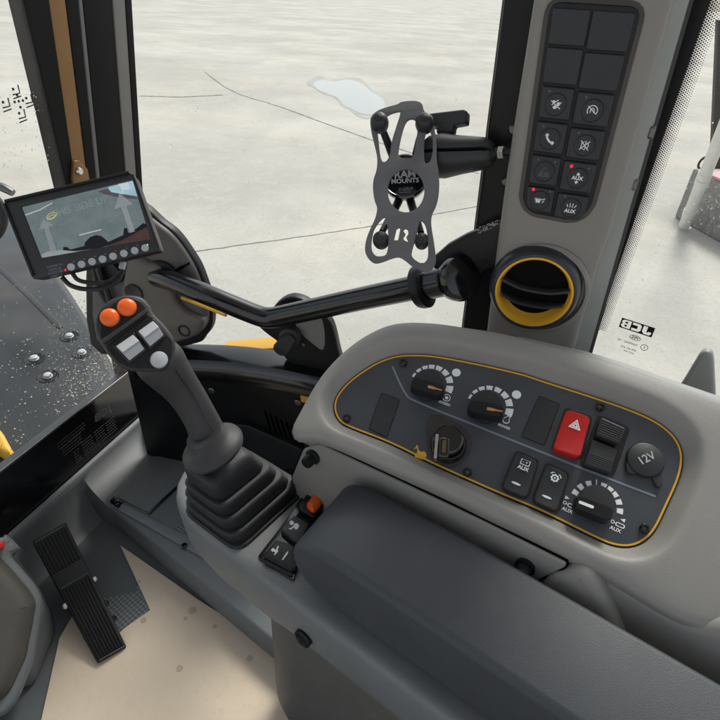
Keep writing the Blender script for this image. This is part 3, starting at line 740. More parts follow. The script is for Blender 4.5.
build('panel_sheet', [plate(T, [kpo]+slots, .018, .030, .001)], M['kick'], kp_)
build('backing', [plate(T, [T.ab(250, 400, .01), T.ab(335, 420, .01), T.ab(335, 460, .01), T.ab(250, 460, .01)], .004, .010)], M['gloss'], kp_)
build('lower_ledge', [ppx(T, [(215, 422), (248, 426), (300, 449), (310, 470), (210, 470)], .025, .045, .004, r=.01)], M['black'], kp_)
for u, v, m in ((212, 390, 'dsteel'), (256.5, 431, 'steel'), (298, 402, 'dsteel'), (208.5, 401, 'dsteel')):
    build('screw', [lathe(T.at(*T.ab(u, v, .031), .030), [(.0075, 0), (.0075, .004), (.005, .006), (.0001, .006)], 14)], M[m], kp_)
tag(build('warning_sticker', [ppx(T, [(299.5, 384.5), (312, 389), (308, 403), (301, 402)], .0303, .0312, 0)], M['ypaint']), 'small yellow sticker on the black kick panel beside the console', 'sticker')

# window catch: black triangular frame with knob
wc = thing('window_catch', 'black triangular window catch with a round knob under the grab rail', 'catch', T.px(300, 360))
outl = [(255, 324), (268, 318), (274, 306), (280, 301), (286, 298), (293, 297), (304, 300), (316, 309), (325, 316), (331, 323), (335, 335), (338, 350), (345, 375), (300, 372), (282, 356), (279, 343), (266, 334)]
hole = [(294, 324.5), (300, 322), (312, 319), (321, 318), (324, 330), (324.5, 345), (322, 352), (314, 346), (302, 336)]
build('catch_frame', [ppx(T, outl, .012, .034, .004, r=.012, holes=[hole])], M['black'], wc)
build('inner_trim', [ppx(T, [(288, 318), (322, 312), (330, 350), (318, 356), (290, 336)], .012, .031, .002, r=.01)], M['taupe'], wc)
kx = T.ab(289, 339, .05)
kb_ = build('knob', [lathe(T.at(*kx, .034), [(.021, 0), (.021, .014), (.018, .017), (.0135, .018)], 28)], M['blackgrey'], wc)
ax = (T.n*.85 + V((0, 0, -.25)) - T.e1*.25).normalized(); k2 = Fr(T.w(*kx, .05), ax)
build('plunger', [lathe(k2, [(.0145, 0), (.0145, .030), (.012, .034), (.0001, .035)], 24)], M['blackgrey'], kb_)
build('screw', [lathe(T.at(*T.ab(303.5, 345, .035), .034), [(.004, 0), (.004, .002), (.0001, .003)], 12)], M['dsteel'], wc)

# grab rail
gr = thing('grab_rail', 'bent glossy black grab rail crossing below the phone holder', 'grab rail', T.px(265, 318, .09))
rp = [T.px(157, 277, .045), T.px(175, 282, .07), T.px(205, 294, .09), T.px(240, 308.5, .092), T.px(258, 315.5, .092), T.px(266, 317.5, .092), T.px(276, 317, .092), T.px(300, 312, .10), T.px(360, 299, .125), T.px(425, 285.5, .150)]
RR = .0185
rp2 = catmull([tuple(p) for p in rp], 4, closed=False)
build('tube', [sweep(rp2, RR, 28)], M['gloss'], gr)
e0_, e1v = V(rp[-2]), V(rp[-1]); ad = (e1v-e0_).normalized(); EF = Fr(e1v, ad)
build('collar', [lathe(EF, [(.019, -.012), (.031, -.012), (.033, -.006), (.033, .002), (.019, .004)], 32)], M['black'], gr)
build('end_sleeve', [lathe(EF, [(.0185, 0), (.0215, .004), (.0215, .040), (.018, .042)], 32)], M['gloss'], gr)
cap_ax = (ad*.72 + (CAM-e1v).normalized()*.62).normalized()
CF = Fr(e1v + ad*.050, cap_ax)
build('end_cap', [lathe(CF, [(.012, -.02), (.022, -.014), (.030, -.006), (.0325, .004), (.0325, .010), (.030, .016), (.024, .0185), (.0001, .0195)], 40)], M['gloss'], gr)
build('yellow_strip', [sweep([T.px(u, v, .046+.0010*(u-183)) for u, v in ((182, 297.5), (200, 304.5), (226, 315))], .0036, 8)], M['ypaint'], gr)
gb = [(436, 290), (433, 258), (448, 245), (466, 235), (476, 231), (499, 223), (520, 216), (520, 262), (505, 265), (486, 270), (470, 285)]
BF = Fr(COLF.px(480, 255, -.036), COLF.n)
build('rail_bracket', [ppx(BF, gb, -.012, 0, .002, r=.002)], M['black'], gr)
bst = []
for i in range(90):
    t = random.random(); u, v = 478+22*t, 230.5-9*t+random.uniform(-2.5, 3.5)
    q = BF.px(u, v, .001); bst.append(ball(q, random.uniform(.0004, .0011), 6))
stuff(build('wet_specks', bst, M['lgrey'], gr))

# ================================================================== PHONE HOLDER
RG = Fr(CAM + ray(405, 190)*.665, (-FWD*.93 + V((-.05, 0, .22)) - RGT*.12).normalized(), RGT)
ph = thing('phone_holder', 'grey rubber tether phone holder on a black ball mount arm', 'phone holder', RG.px(405, 262))
go = [(376.5, 111), (386, 107), (397, 104), (401, 101.7), (409, 100.5), (417, 100.8), (422, 103.5), (424, 110), (428, 114), (432.5, 121), (435, 131), (436.5, 145), (436.8, 160), (438.6, 172), (439.3, 184), (438.5, 196), (436, 206), (432, 215), (431.4, 225), (434, 242), (436, 258), (434.5, 266), (430, 270.5), (424, 271.5), (413, 266.5), (404, 259.5), (398, 257), (390, 259), (382, 262), (375, 263), (369, 259), (365, 251), (366, 240), (370, 229), (375, 218), (377, 208), (374.5, 200), (373, 190), (373.3, 180), (376.5, 169), (377, 157), (374, 143), (371, 130), (370.5, 118)]
h1 = [(388, 115), (399, 111.3), (400, 114), (396, 127), (391.5, 142), (389.5, 155), (385, 161.5), (381, 158), (378.5, 140), (378, 125)]
h2 = [(407, 121), (411, 118.8), (415, 120), (417.5, 128), (415.5, 144), (413, 156), (407, 158), (400, 157), (398.5, 152), (401, 138), (404, 127)]
h3 = [(427, 131), (430, 131), (432.6, 140), (432.5, 152), (430.5, 160), (427.5, 163), (424.5, 161), (424, 146), (425, 137)]
hc = [(405+18.3*math.cos(t)+1, 190.5+21.5*math.sin(t)) for t in np.linspace(0, 2*math.pi, 28)[:-1]]
hl = [(383.5, 217.5), (386.5, 221), (388, 233), (388, 246), (386, 254), (381, 256), (375, 255), (371.5, 248), (372.5, 235), (376, 226)]
hr = [(419.5, 222), (424, 223), (427, 232), (428, 247), (427.5, 258), (423, 263), (417, 261), (412, 256), (412.5, 249), (416, 238)]
R1_ = [(399, 227.5), (400.3, 228.5), (398, 240), (394, 240), (396.5, 229)]
R2_ = [(403, 230.5), (405.5, 228), (408, 229.5), (408.5, 234), (406, 237.5), (408.5, 242), (406.5, 241.5), (404, 240), (403, 237), (405.5, 234), (405, 231.5)]
R2_ = [(403.2, 230.3), (405.5, 228.4), (407.9, 229.8), (408.3, 233.8), (406.2, 237), (408.2, 241.6), (406.0, 241), (403.9, 239.6), (403.4, 237.5), (405.6, 234)]
def lp_(Q, s=4): return catmull([RG.ab(u, v, 0) for u, v in Q], s)
build('tether', [plate(RG, [lp_(go), lp_(h1), lp_(h2), lp_(h3), lp_(hc, 2), lp_(hl), lp_(hr), [RG.ab(*p) for p in R1_], [RG.ab(*p) for p in R2_]], -.0032, 0, .0009)], M['tether'], ph)
for u, v, r in ((379.3, 121, 9.6), (424.5, 121.5, 9.6), (380, 236, 8.6), (421.5, 237, 7.5)):
    c = RG.ab(u, v, .006); f = RG.at(*c, 0); rm = r*.655/544
    g = 0 if v < 200 else -.010
    kn = build('grip_ball', [lathe(f, [(rm*.55, g-.012), (rm*.9, g-.006), (rm, g+.001), (rm*.93, g+.008), (rm*.70, g+.013), (rm*.35, g+.0155), (.0001, g+.016)], 28)], M['blackgrey'], ph)
    build('grip_mark', [sweep([f.w(rm*.45*math.cos(t), rm*.45*math.sin(t), g+.0145) for t in np.linspace(rad(40), rad(320), 16)], .0006, 6)], M['black'], kn)
DB = -.026
dc = RG.ab(405, 176, DB); DF = RG.at(*dc, DB)
dk = build('backplate', [lathe(DF, [(.019, -.012), (.029, -.010), (.0305, -.004), (.0305, 0), (.028, .0015), (.027, .0008), (.0001, .0008)], 44)], M['gloss'], ph)
build('lettering', [text(DF, 'RAM', (0, .0015), .0135, .0011, bold=.03), text(DF, 'MOUNTS', (0, -.0072), .0085, .0011, bold=.035)], M['lgrey'], dk)
build('lettering', [text(DF, 'X-GRIP', (0, -.0185), .0060, .0011, shear=.2), plate(DF, rect((0, -.0225), .016, .0006), .0008, .0013)], M['line'], dk)
DC = DF.w(0, 0, -.006)
for u, v in ((379, 121), (424.5, 121.5), (382, 232), (421, 233)):
    a = RG.px(u, v, -.004); d_ = (a-DC); d_ -= RG.n*d_.dot(RG.n); d_.normalize(); st_ = DF.w(0, 0, -.013)
    build('arm_leg', [sweep([st_, st_+d_*.030, st_+(a-st_)*.72-RG.n*.006, a], [.0055, .0055, .005, .004], 10, 3)], M['black'], ph)
# socket arm running right to the ball on the pillar
SA0 = RG.px(430, 158, -.035); SA1 = CAM + ray(496, 153)*.66
sx_ = (SA1-SA0).normalized(); vz = (UPV - sx_*UPV.dot(sx_)).normalized(); vy = sx_.cross(vz)
def half(sgn, tilt=0):
    rings = []
    prof = [(-.010, .0005, .012), (-.006, .0135, .019), (.004, .0185, .0225), (.02, .0195, .0225), (.040, .0165, .0195), (.060, .0145, .017), (.074, .0125, .016), (.082, .009, .012), (.085, .001, .006)]
    for t, hgt, wd in prof:
        hgt *= 1.30 if sgn > 0 else 1.2; wd *= 1.2
        R_ = []
        for k in range(17):
            a = math.pi*k/16; y = math.cos(a)*wd; z0 = math.sin(a)**.75*hgt
            R_.append(SA0 + sx_*t + vy*y + vz*sgn*(z0+.0022))
        rings.append(R_)
    return loft(rings)
build('socket_shell', [half(1)], M['blackgrey'], ph, ang=50); build('socket_shell', [half(-1)], M['blackgrey'], ph, ang=50)
sp2 = SA0 + sx_*.036
build('spring', [sweep([sp2 - vz*.004, sp2+vz*.004], .009, 16), sweep([SA0+sx_*.0, SA0+sx_*.075], .0045, 12)], M['black'], ph)
build('ball_stud', [ball(SA0+sx_*.079, .0105, 20), sweep([SA0+sx_*.085, SA0+sx_*.094], .0065, 14), sweep([SA0+sx_*.094, SA0+sx_*.11], .0045, 12)], M['black'], ph)
build('stud_nut', [sweep([SA0+sx_*.0905, SA0+sx_*.097], .0078, 6)], M['steel'], ph)
build('ball_stud', [ball(DF.w(0, 0, -.018), .012, 20), sweep([DF.w(0, 0, -.01), SA0], .010, 12)], M['black'], ph)
kb0 = SA0 + sx_*.020 + vz*.0245
KF = Fr(kb0, vz, sx_)
tk = build('clamp_knob', [lathe(KF, [(.0095, 0), (.0095, .005), (.0085, .006)], 24)], M['black'], ph)
build('knob_handle', [plate(Fr(KF.w(0, 0, .004), vy, sx_), roundpoly([(-.012, 0), (.010, 0), (.0105, .0085), (.0255, .0095), (.0265, .012), (.026, .024), (.022, .0262), (-.030, .0262), (-.034, .0235), (-.034, .0105), (-.0125, .009)], .0022), -.0075, .0075, .0025)], M['blackgrey'], tk)

# ================================================================== MONITOR
MN = Fr(CAM + ray(84, 222)*.62, (-ray(84, 222).normalized()*.94 - RGT*.25 + UPV*.12).normalized(), RGT)
TL, TR, BRR, BL = MN.ab(2, 201), MN.ab(133, 170.5), MN.ab(161, 250.5), MN.ab(33.5, 280)
mo = thing('monitor', 'small camera monitor with printed film over its screen', 'monitor', MN.px(90, 275))
fo_ = roundpoly([BL, BRR, TR, TL], [.004, .004, .010, .008], 6)
sc = [MN.ab(*p) for p in ((41.5, 258), (150.5, 239), (132.5, 180), (21.5, 207))]
DEP = .030
build('housing', [plate(MN, fo_, -DEP, -.0015, .004)], M['black'], mo)
build('bezel', [plate(MN, [fo_, roundpoly(sc, .0015, 3)], -.006, .0015, .0012)], M['blackgrey'], mo)
# sun hood along top, left and right
hood = []
for a, b, d in ((TL, TR, .012), (TL, BL, .008), (TR, BRR, .003)):
    a, b = np.array(a), np.array(b); t = (b-a)/np.linalg.norm(b-a); n2 = np.array((-t[1], t[0])); c0 = np.array(MN.ab(84, 222)); 
    if n2@(c0-a) < 0: n2 = -n2
    a2, b2 = a+t*.004, b-t*.004
    hood.append(plate(MN, [tuple(a2+n2*.0005), tuple(b2+n2*.0005), tuple(b2+n2*.0035), tuple(a2+n2*.0035)], -.002, d*.55, .0012))
build('sun_hood', hood, M['black'], mo)
scr = build('screen', [plate(MN, sc, -.004, -.0012)], M['s_ground'], mo)
L0 = [-.0011]
def sply(name, P, m, sm=0):
    L0[0] += .00012
    Q = [MN.ab(*p) for p in P]
    if sm: Q = catmull(Q, sm)
    return build(name, [plate(MN, Q, -.0012, L0[0])], m, scr)
sply('picture_sky', [(108, 187), (132.5, 180.5), (137.5, 196), (128, 194.5), (109, 192.5)], M['s_sky'])
sply('picture_building', [(98, 191), (108, 188.5), (111, 192), (128, 195), (137, 197), (137.5, 199), (122, 198), (104, 194)], emit('screen_building', (.10, .09, .11), ES))
sply('picture_windows', [(118, 184), (128, 182), (130, 189), (122, 190)], emit('screen_building_pale', (.62, .75, .78), ES))
sply('picture_soil', [(104, 250), (120, 240), (138, 230), (146.5, 226), (150.3, 238.8), (105, 246.8)], M['s_brown'])
sply('picture_machine', [(63, 251), (63, 247), (67, 247), (70, 249.5), (84, 246), (85, 242), (90, 237), (96, 235), (101, 236), (105, 239), (108, 242), (123, 235), (124, 228), (127, 228), (128, 233), (137, 228), (143, 223), (146, 224), (146.5, 227), (120, 241), (100, 248), (66, 252)], M['s_dark'])
sply('picture_edge', [(41, 255), (46, 252), (60, 250), (80, 251.5), (42, 258)], emit('screen_pale', (.32, .36, .36), ES))
sply('picture_line', [(25, 214.5), (40, 209), (52, 202.3), (52.3, 202.9), (40, 210), (25.3, 215.4)], M['s_line'])
sply('picture_line', [(79, 234.5), (101, 229), (101.2, 230), (79.2, 235.5)], M['s_line'])
sc_pts = [(46, 218), (50, 213.5), (57, 213), (54, 217), (47, 219), (51, 215.5), (56.5, 215), (52, 219), (47, 219.5)]
L0[0] += .0001
build('picture_scribble', [sweep([MN.px(u, v, L0[0]) for u, v in sc_pts], .0004, 6, 4)], M['s_yellow'], scr)
L0[0] = .0002
def arrow(tip, bl, br, s0, s1, t0, t1, m):
    Q = [MN.ab(*p) for p in (tip, br, s1, t1, t0, s0, bl)]
    return build('film_arrow', [plate(MN, Q, .0003, .0004)], m, scr)
arrow((119.5, 193), (114.5, 209), (132.5, 204), (121, 207), (126.5, 206), (130, 233), (135, 231.5), M['film'])
arrow((43, 219), (39, 230), (54, 225), (44.5, 228.5), (48.5, 227), (51, 253.5), (57, 252), M['film2'])
a, b = MN.ab(47, 216.5), MN.ab(112, 197.5); L = math.hypot(b[0]-a[0], b[1]-a[1])
build('film_text', [text(MN, 'THIS SIDE UP', ((a[0]+b[0])/2, (a[1]+b[1])/2), L/6.6, .0006, th=0, rot=math.atan2(b[1]-a[1], b[0]-a[0]), bold=.012)], M['film2'], scr)
for u, v in ((71, 267), (81.5, 264.3), (92, 261.6), (102.5, 259.2), (113, 256.3), (123.8, 253.4), (134.6, 250.6), (145, 248)):
    build('button', [lathe(MN.at(*MN.ab(u, v, .002), .0012), [(.0042, 0), (.0042, .0008), (.0036, .0014), (.0001, .0016)], 20)], M['lgrey'], mo)
build('indicator', [lathe(MN.at(*MN.ab(147.5, 244.8, .0012), .0012), [(.0009, 0), (.0009, .0005), (.0001, .0006)], 10)], M['led_green'], mo)
build('indicator', [lathe(MN.at(*MN.ab(65.5, 270, .0012), .0012), [(.0012, 0), (.0012, .0004), (.0001, .0005)], 10)], M['led_red'], mo)
tl_ = []
rt = math.atan2(BRR[1]-BL[1], BRR[0]-BL[0])
for i, (s, u, v) in enumerate((('POWER IN', 55, 266), ('VIDEO IR', 55.5, 269.3), ('AUDIO PB', 56, 272.4), ('CAM 1 2', 57, 275.6))):
    tl_.append(text(MN, s, MN.ab(u, v), .0035, .0017, rot=rt))
for u, v in ((71, 261.8), (81.5, 259.1), (92, 256.4), (102.5, 254), (113, 251.2), (123.8, 248.4), (134.6, 245.6)):
    tl_.append(plate(MN, rect(MN.ab(u+3, v), .002, .0007), .0013, .0018))
build('print', tl_, M['line'], mo)
cab = [MN.px(62, 277, -.02), MN.px(70, 285, -.02), MN.px(84, 289, -.022), MN.px(104, 288, -.025), MN.px(117, 281, -.03), MN.px(123, 270, -.035), MN.px(125, 258, -.035)]
build('cable', [sweep(cab, .0028, 10, 5), sweep([p + UPV*.003 - FWD*-.004 + RGT*.003 for p in [MN.px(68, 275, -.02), MN.px(74, 282, -.02), MN.px(88, 285, -.022), MN.px(103, 284, -.025), MN.px(115, 277, -.03), MN.px(120, 268, -.035), MN.px(121, 258, -.035)]], .0026, 10, 5)], M['cable'], mo)
build('cable_label', [sweep([MN.px(121.5, 269, -.032), MN.px(123.5, 262, -.033)], .0036, 10)], M['lgrey'], mo)
build('mount_arm', [sweep([MN.px(88, 228, -DEP), MN.px(95, 232, -DEP-.10), T.px(120, 240, .03)], .012, 14)], M['black'], mo)

# wall of the cab below the side window
sdw = thing('cab_side_wall', 'grey cab wall below the dotted side window behind the console', 'wall', SIDE.w(.3, 0, 0))
build('wall_panel', [plate(SIDE, [(-.22, -.05), (.95, -.05), (.95, .575), (-.22, .575)], -.03, .012, .004)], M['foot0'], sdw)
build('window_seal', [plate(SIDE, [(-.20, .575), (.95, .575), (.95, .587), (-.20, .587)], -.02, .008, .003)], M['postblack'], sdw)

# cab roof added overhead, out of view, to shade the interior
RO = lvl(1.70)
roof = tag(build('added_shade_roof', [plate(RO, roundpoly([(-.85, -.95), (.80, -.95), (.80, .20), (.52, 1.05), (-.30, .92), (-.85, .75)], .08), 0, .09, .02)], mat('added_roof_pale', (.5, .49, .46), .8)), 'unseen pale cab roof added above the windows to shade the cab', 'roof')

# ================================================================== FLOOR AREA
# grey floor moulding with pedal well
PZ = .07; PL = lvl(PZ)
tr = thing('floor_moulding', 'grey moulded floor tray with a raised step and pedal well', 'floor moulding', (.40, .8, 0))
build('platform', [plate(FLOOR, roundpoly([(.357, -.7), (.70, -.7), (.70, 1.06), (.357, .97)], .012), .0, PZ, .007)], M['tray'], tr)
# front cove: rises from platform and floor up to the black front panel
rings = []
for x in list(np.linspace(-.45, .351, 30)) + list(np.linspace(.357, .62, 20)):
    k = min(max((x-.12)/.4, 0), 1); yp = .952+.27*(x-.21)-.006; yb = yp-.100; z0 = PZ-.002 if x > .355 else 0.0
    zt = .115; dp_ = .100 if x > .355 else .055; yb = yp-dp_
    R_ = []
    for t in np.linspace(0, math.pi/2, 12): R_.append(V((x, yb+(dp_-.010)*math.sin(t), z0+(zt-z0)*(1-math.cos(t)))))
    R_ += [V((x, yp-.006, zt+.004)), V((x, yp, zt+.005)), V((x, yp, -.02)), V((x, yb, -.02))]
    rings.append(R_)
build('front_cove', [loft(rings)], M['tray'], tr, ang=60)
build('corner_lug', [ppx(lvl(.125), [(143, 412), (152, 413), (155, 421), (163, 423), (168, 420), (182, 427), (186, 441), (172, 437), (160, 434), (152, 430), (147, 424)], -.06, 0, .008, r=.012)], M['tray'], tr)
lid = [(118, 497), (147, 511), (197, 463), (215, 446), (190, 432), (150, 470)]
build('lid', [ppx(PL, [(117, 497), (148, 512), (214, 451), (180, 432)], .0, .0035, .0012, r=.01)], M['tray'], tr)
build('lid_gap', [ppx(PL, [(147.5, 512.6), (149.2, 513.4), (216, 451.6), (214.4, 450.6)], .0, .0042, 0)], M['gloss'], tr)
stp = [(109, 499), (118, 497), (150, 512), (205, 544), (262, 578), (262, 592), (200, 556), (113, 509)]
build('step_strip', [ppx(PL, [(110, 505), (116, 499.5), (205, 545), (290, 594), (285, 606), (200, 556)], .0, .005, .002, r=.003)], mat('grey_metal_strip', (.16, .175, .185), .38, .05, dust=.2), tr)
build('rivet_plate', [ppx(PL, [(109, 501), (114, 495.5), (123, 501), (118, 508)], .0, .008, .002, r=.003)], M['gloss'], tr)
for u, v in ((117.5, 503), (184, 545)):
    build('screw', [lathe(PL.at(*PL.ab(u, v, .009), .005 if v > 520 else .008), [(.0065, 0), (.0065, .003), (.004, .004), (.003, .001), (.0001, .001)], 16)], M['gloss'], tr)
build('tread_pad', [ppx(PL, [(173, 530), (186, 511), (202, 520), (232, 545), (216, 556)], .0, .003, .001)], M['tread'], tr)
# pedal well wall on the left with stepped edge
WF = lvl(.085)
well = [(8, 538), (24, 524), (42, 512), (30, 526), (18, 540), (19, 548), (24, 553), (37, 573), (44, 588), (43, 606), (34, 628), (22, 660), (-60, 660), (-60, 560)]
build('well_wall', [ppx(WF, [(4, 537), (18, 526), (22, 541), (17, 556), (30, 573), (42, 592), (44, 606), (38, 624), (20, 665), (-90, 665), (-90, 545)], -.085, 0, .012, r=.02)], M['tray'], tr)
build('floor_tread', [ppx(FLOOR, [(104, 598), (136, 592), (138, 580), (151, 612), (126, 629), (112, 640)], .0005, .003, .0)], M['tread'], tr)
# steering column base
SB = Fr(CAM + ray(10, 590)*.90, (-ray(-30, 600)).normalized(), RGT)
sb = thing('column_cover', 'brown grey rounded steering column cover at the left edge', 'cover', SB.px(10, 620, -.1))
o_ = [(-60, 520), (-6, 550), (6, 560), (18, 573), (32, 590), (38, 602), (37, 614), (32, 640), (24, 668), (-10, 710), (-140, 720), (-140, 560)]
build('cover_shell', [ppx(SB, o_, -.16, 0, .03, smooth=5)], mat('dark_brown_grey', (.07, .066, .058), .5, .25, 900, dust=.08), sb)
build('cover_rim', [ppx(SB, [(-60, 512), (-4, 536), (6, 534), (17, 543), (20, 549), (13, 556), (24, 570), (37, 586), (43, 601), (42, 615), (38, 640), (30, 674), (-6, 722), (-150, 735), (-150, 550)], -.20, -.02, .012, smooth=5)], M['tray'], sb)
tag(build('release_button', [ppx(SB, [(-10, 538), (0, 540), (5, 543.5), (4.5, 549), (-2, 549), (-10, 546)], -.06, .004, .004, r=.008)], M['red']), 'small red lever tip at the far left edge above the pedal', 'lever')
# pedal
pcn = V((0, -.40, .92)).normalized(); PC = FLOOR.px(112, 628)
PD = Fr(PC + V((0, 0, .03)), pcn, (1, 0, 0))
A4 = [PD.ab(*p, .012) for p in ((98, 662), (127, 646), (65.5, 520.5), (32, 540))]
pd = thing('pedal', 'black ribbed floor pedal with pale stitched lines', 'pedal', PC)
build('pedal_plate', [plate(PD, roundpoly(A4, .004), -.008, .006, .002)], M['black'], pd)
A_, B_, C_, D_ = (np.array(q) for q in A4)
P4 = lambda s, t: tuple((A_*(1-s)+B_*s)*(1-t)+(D_*(1-s)+C_*s)*t)
rb = []
for i in range(9):
    s0, s1 = .06+i*.10, .06+i*.10+.06
    rb.append(plate(PD, [P4(s0, .02), P4(s1, .02), P4(s1, .56), P4(s0, .56)], .004, .0085, .001)); rb.append(plate(PD, [P4(s0, .70), P4(s1, .70), P4(s1, .96), P4(s0, .96)], .004, .0085, .001))
M['padr'] = mat('worn_black_rubber', (.007, .007, .0075), .6, .4, 500, .3, dust=.30, dustcol=(.035, .033, .03), spec=.25)
build('tread_ribs', rb, M['padr'], pd)
for t in (.975, .575, .01):
    dsh = []
    for i in range(12):
        s = .08+i*.073; dsh.append(plate(PD, [P4(s, t-.004), P4(s+.04, t-.004), P4(s+.04, t+.004), P4(s, t+.004)], .0055, .0092))
    build('edge_clips', dsh, M['dim'], pd)
for s, t in ((1.03, .52), (-.03, .46), (1.02, .33), (1.03, .21)):
    c = P4(s, t); build('pivot_bolt', [lathe(PD.at(*c, -.004), [(.006, 0), (.006, .006), (.004, .008), (.0001, .008)], 12)], M['steel'] if s < 0 or t > .5 else M['gloss'], pd)
build('pedal_stem', [plate(PD, [P4(.3, .3), P4(.7, .3), P4(.7, .8), P4(.3, .8)], -.05, -.006, .004)], M['black'], pd)
# beige sheet on the floor
bsh = [FLOOR.ab(*p) for p in ((120.5, 546.5), (150.5, 611.5), (126, 629), (96, 655), (84, 640), (76, 612), (60, 640), (40, 730), (420, 730), (330, 688), (268, 645), (200, 602))]
tag(build('floor_sheet', [plate(FLOOR, bsh, .0035, .006, .0008)], M['beige']), 'beige protective card sheet with brown spots lying on the cab floor', 'floor sheet')
spot = []
for u, v, r in ((144, 622, .006), (193, 612, .008), (186, 620, .004), (215, 628, .005), (140, 583, .003), (250, 660, .006), (180, 670, .006)):
    spot.append(plate(FLOOR, catmull(circle(FLOOR.ab(u, v), r, 8), 2), .0061, .0066))
bpy.data.objects['floor_sheet']
ss = build('brown_spots', spot, mat('brown_stain', (.47, .37, .27), .8), bpy.data.objects['floor_sheet'])

# ================================================================== CONSOLE WITH SWITCH PANEL
co = thing('control_console', 'large taupe side console with a dark yellow lined switch panel', 'console', (.5, 0, .3))
pl = [(334, 409), (335.8, 398), (343.6, 386.7), (356, 375.6), (375.6, 363), (395, 356), (414.4, 354.5), (437, 356), (475.6, 363), (520, 373), (544.4, 380.8), (591.7, 396), (630.6, 409.5), (655.6, 421), (672, 433.6), (680.6, 447), (682.5, 462.8), (677.8, 482), (666.7, 507), (655.6, 529.4), (644.4, 541), (630.6, 546.7), (613.9, 545.6), (594.4, 537.8), (541.7, 512), (492, 491), (431, 463.6), (389.4, 443.4), (348, 427), (338, 419.5)]
POL = [PAN.ab(*p) for p in pl]; POLs = catmull(POL, 5)
if area(POLs) < 0: POLs = POLs[::-1]
# shell rings by matched angle around a centre line
NR = 160
inner = resample(POLs, NR)
outer_px = [(286, 441), (291, 428), (298, 416), (308, 398), (322, 376), (341, 355), (361, 339), (384, 327), (406, 322.5), (435, 323.5), (461, 327), (500, 333), (540, 343), (585, 354), (622, 365), (665, 380.5), (712, 397), (790, 425), (830, 470), (850, 540), (840, 620), (760, 640), (690, 628), (640, 600), (600, 576), (569, 561.5), (520, 535), (450, 500), (400, 477), (350, 454), (319, 441.5), (300, 440)]
outc = catmull([PAN.ab(u, v, .006) for u, v in outer_px], 5)
if area(outc) < 0: outc = outc[::-1]
# matched: for each inner point shoot along its outward normal to the outer outline
def seg_hit(p, d, poly):
    best = None
    for i in range(len(poly)):
        a, b = np.array(poly[i-1]), np.array(poly[i]); e = b-a; den = d[0]*e[1]-d[1]*e[0]
        if abs(den) < 1e-12: continue
        t = ((a[0]-p[0])*e[1]-(a[1]-p[1])*e[0])/den; s = ((a[0]-p[0])*d[1]-(a[1]-p[1])*d[0])/den
        if t > 0 and 0 <= s <= 1 and (best is None or t < best): best = t
    return best
cen = np.array([0.03, .02])
outm = []
for i, p in enumerate(inner):
    p = np.array(p); 
    # blend of normal direction and radial direction keeps rays from crossing
    a, b = np.array(inner[i-3]), np.array(inner[(i+3) % NR]); t = b-a; n2 = np.array((t[1], -t[0])); n2 /= np.linalg.norm(n2)
    q = np.array((min(max(p[0], -.14), .10), .03)); rd = p-q; rd /= np.linalg.norm(rd)
    d = n2*.5+rd*.5; d /= np.linalg.norm(d); tt = seg_hit(p, d, outc); outm.append(tuple(p+d*(tt if tt else .04)))
def mixr(t): return [tuple(np.array(a)*(1-t)+np.array(b)*t) for a, b in zip(inner, outm)]
I = inner
rings = []
def R_(pts, h): return [PAN.w(p[0], p[1], h if not callable(h) else h(p)) for p in pts]
def lim(d, frac):   # d metres outwards but never past frac of the way
    out = []
    for a, b in zip(inner, outm):
        a, b = np.array(a), np.array(b); l = np.linalg.norm(b-a); out.append(tuple(a+(b-a)/l*min(d, l*frac)))
    return out
rings.append(R_(lim(.0005, .02), -.006)); rings.append(R_(lim(.001, .03), .0005)); rings.append(R_(lim(.0035, .12), .0030))
rings.append(R_(lim(.0085, .28), .0100)); rings.append(R_(lim(.0125, .40), .0155)); rings.append(R_(lim(.017, .52), .0180)); rings.append(R_(lim(.025, .76), .0172))
rings.append(R_(mixr(.90), .0130)); rings.append(R_(mixr(.965), .0085)); rings.append(R_(mixr(1.0), .0010)); rings.append(R_(mixr(1.005), -.005))
def tk_k(p): return min(max((p[0]+.238)/.016, 0), 1)*min(max((-.035-p[1])/.03, 0), 1)
base = mixr(1.0)
def tucked(d, h): return [PAN.w(p[0], p[1], h) + PAN.e2*(d*tk_k(p)) for p in base]
rings.append(tucked(.003, -.010)); rings.append(tucked(.022, -.014)); lowr = tucked(.026, -.03)
rings.append(lowr); rings.append([V((max(p.x, .405), p.y, p.z-.03)) for p in lowr]); rings.append([V((max(p.x, .424), p.y, p.z-.11)) for p in lowr]); rings.append([V((max(p.x, .424), p.y, .20)) for p in lowr])
build('console_shell', [loft(rings, caps=False)], M['taupe'], co, ang=70, sub=1)
pnl = build('switch_panel', [plate(PAN, POLs, -.004, 0, 0)], M['panel'], co)
PO = resample(POLs, 220)
build('yellow_line', [plate(PAN, [offset(PO, -.0008), offset(PO, -.0026)], 0, .0005)], M['yellow'], pnl)
ln1 = [PAN.ab(*p) for p in ((392.5, 366.5), (397, 377), (402, 388), (406.5, 395.5), (412, 400), (440, 412), (480, 430), (516, 444.5))]
ln2 = [PAN.ab(*p) for p in ((500, 438), (560, 463), (655.5, 497))]
P_ = [PAN.ab(*p) for p in ((392.5, 366.5), (397, 377), (402, 387.5), (406.5, 395), (412, 399.5), (440, 411.5), (470, 423.3), (500, 435.5), (540, 451.5), (580, 467.5), (620, 483), (655.5, 496.5))]
build('grey_line', [plate(PAN, stroke(catmull(P_, 5, closed=False), .0022), 0, .0004)], M['line'], pnl)

def pxc(u, v, h=0): return PAN.ab(u, v, h)
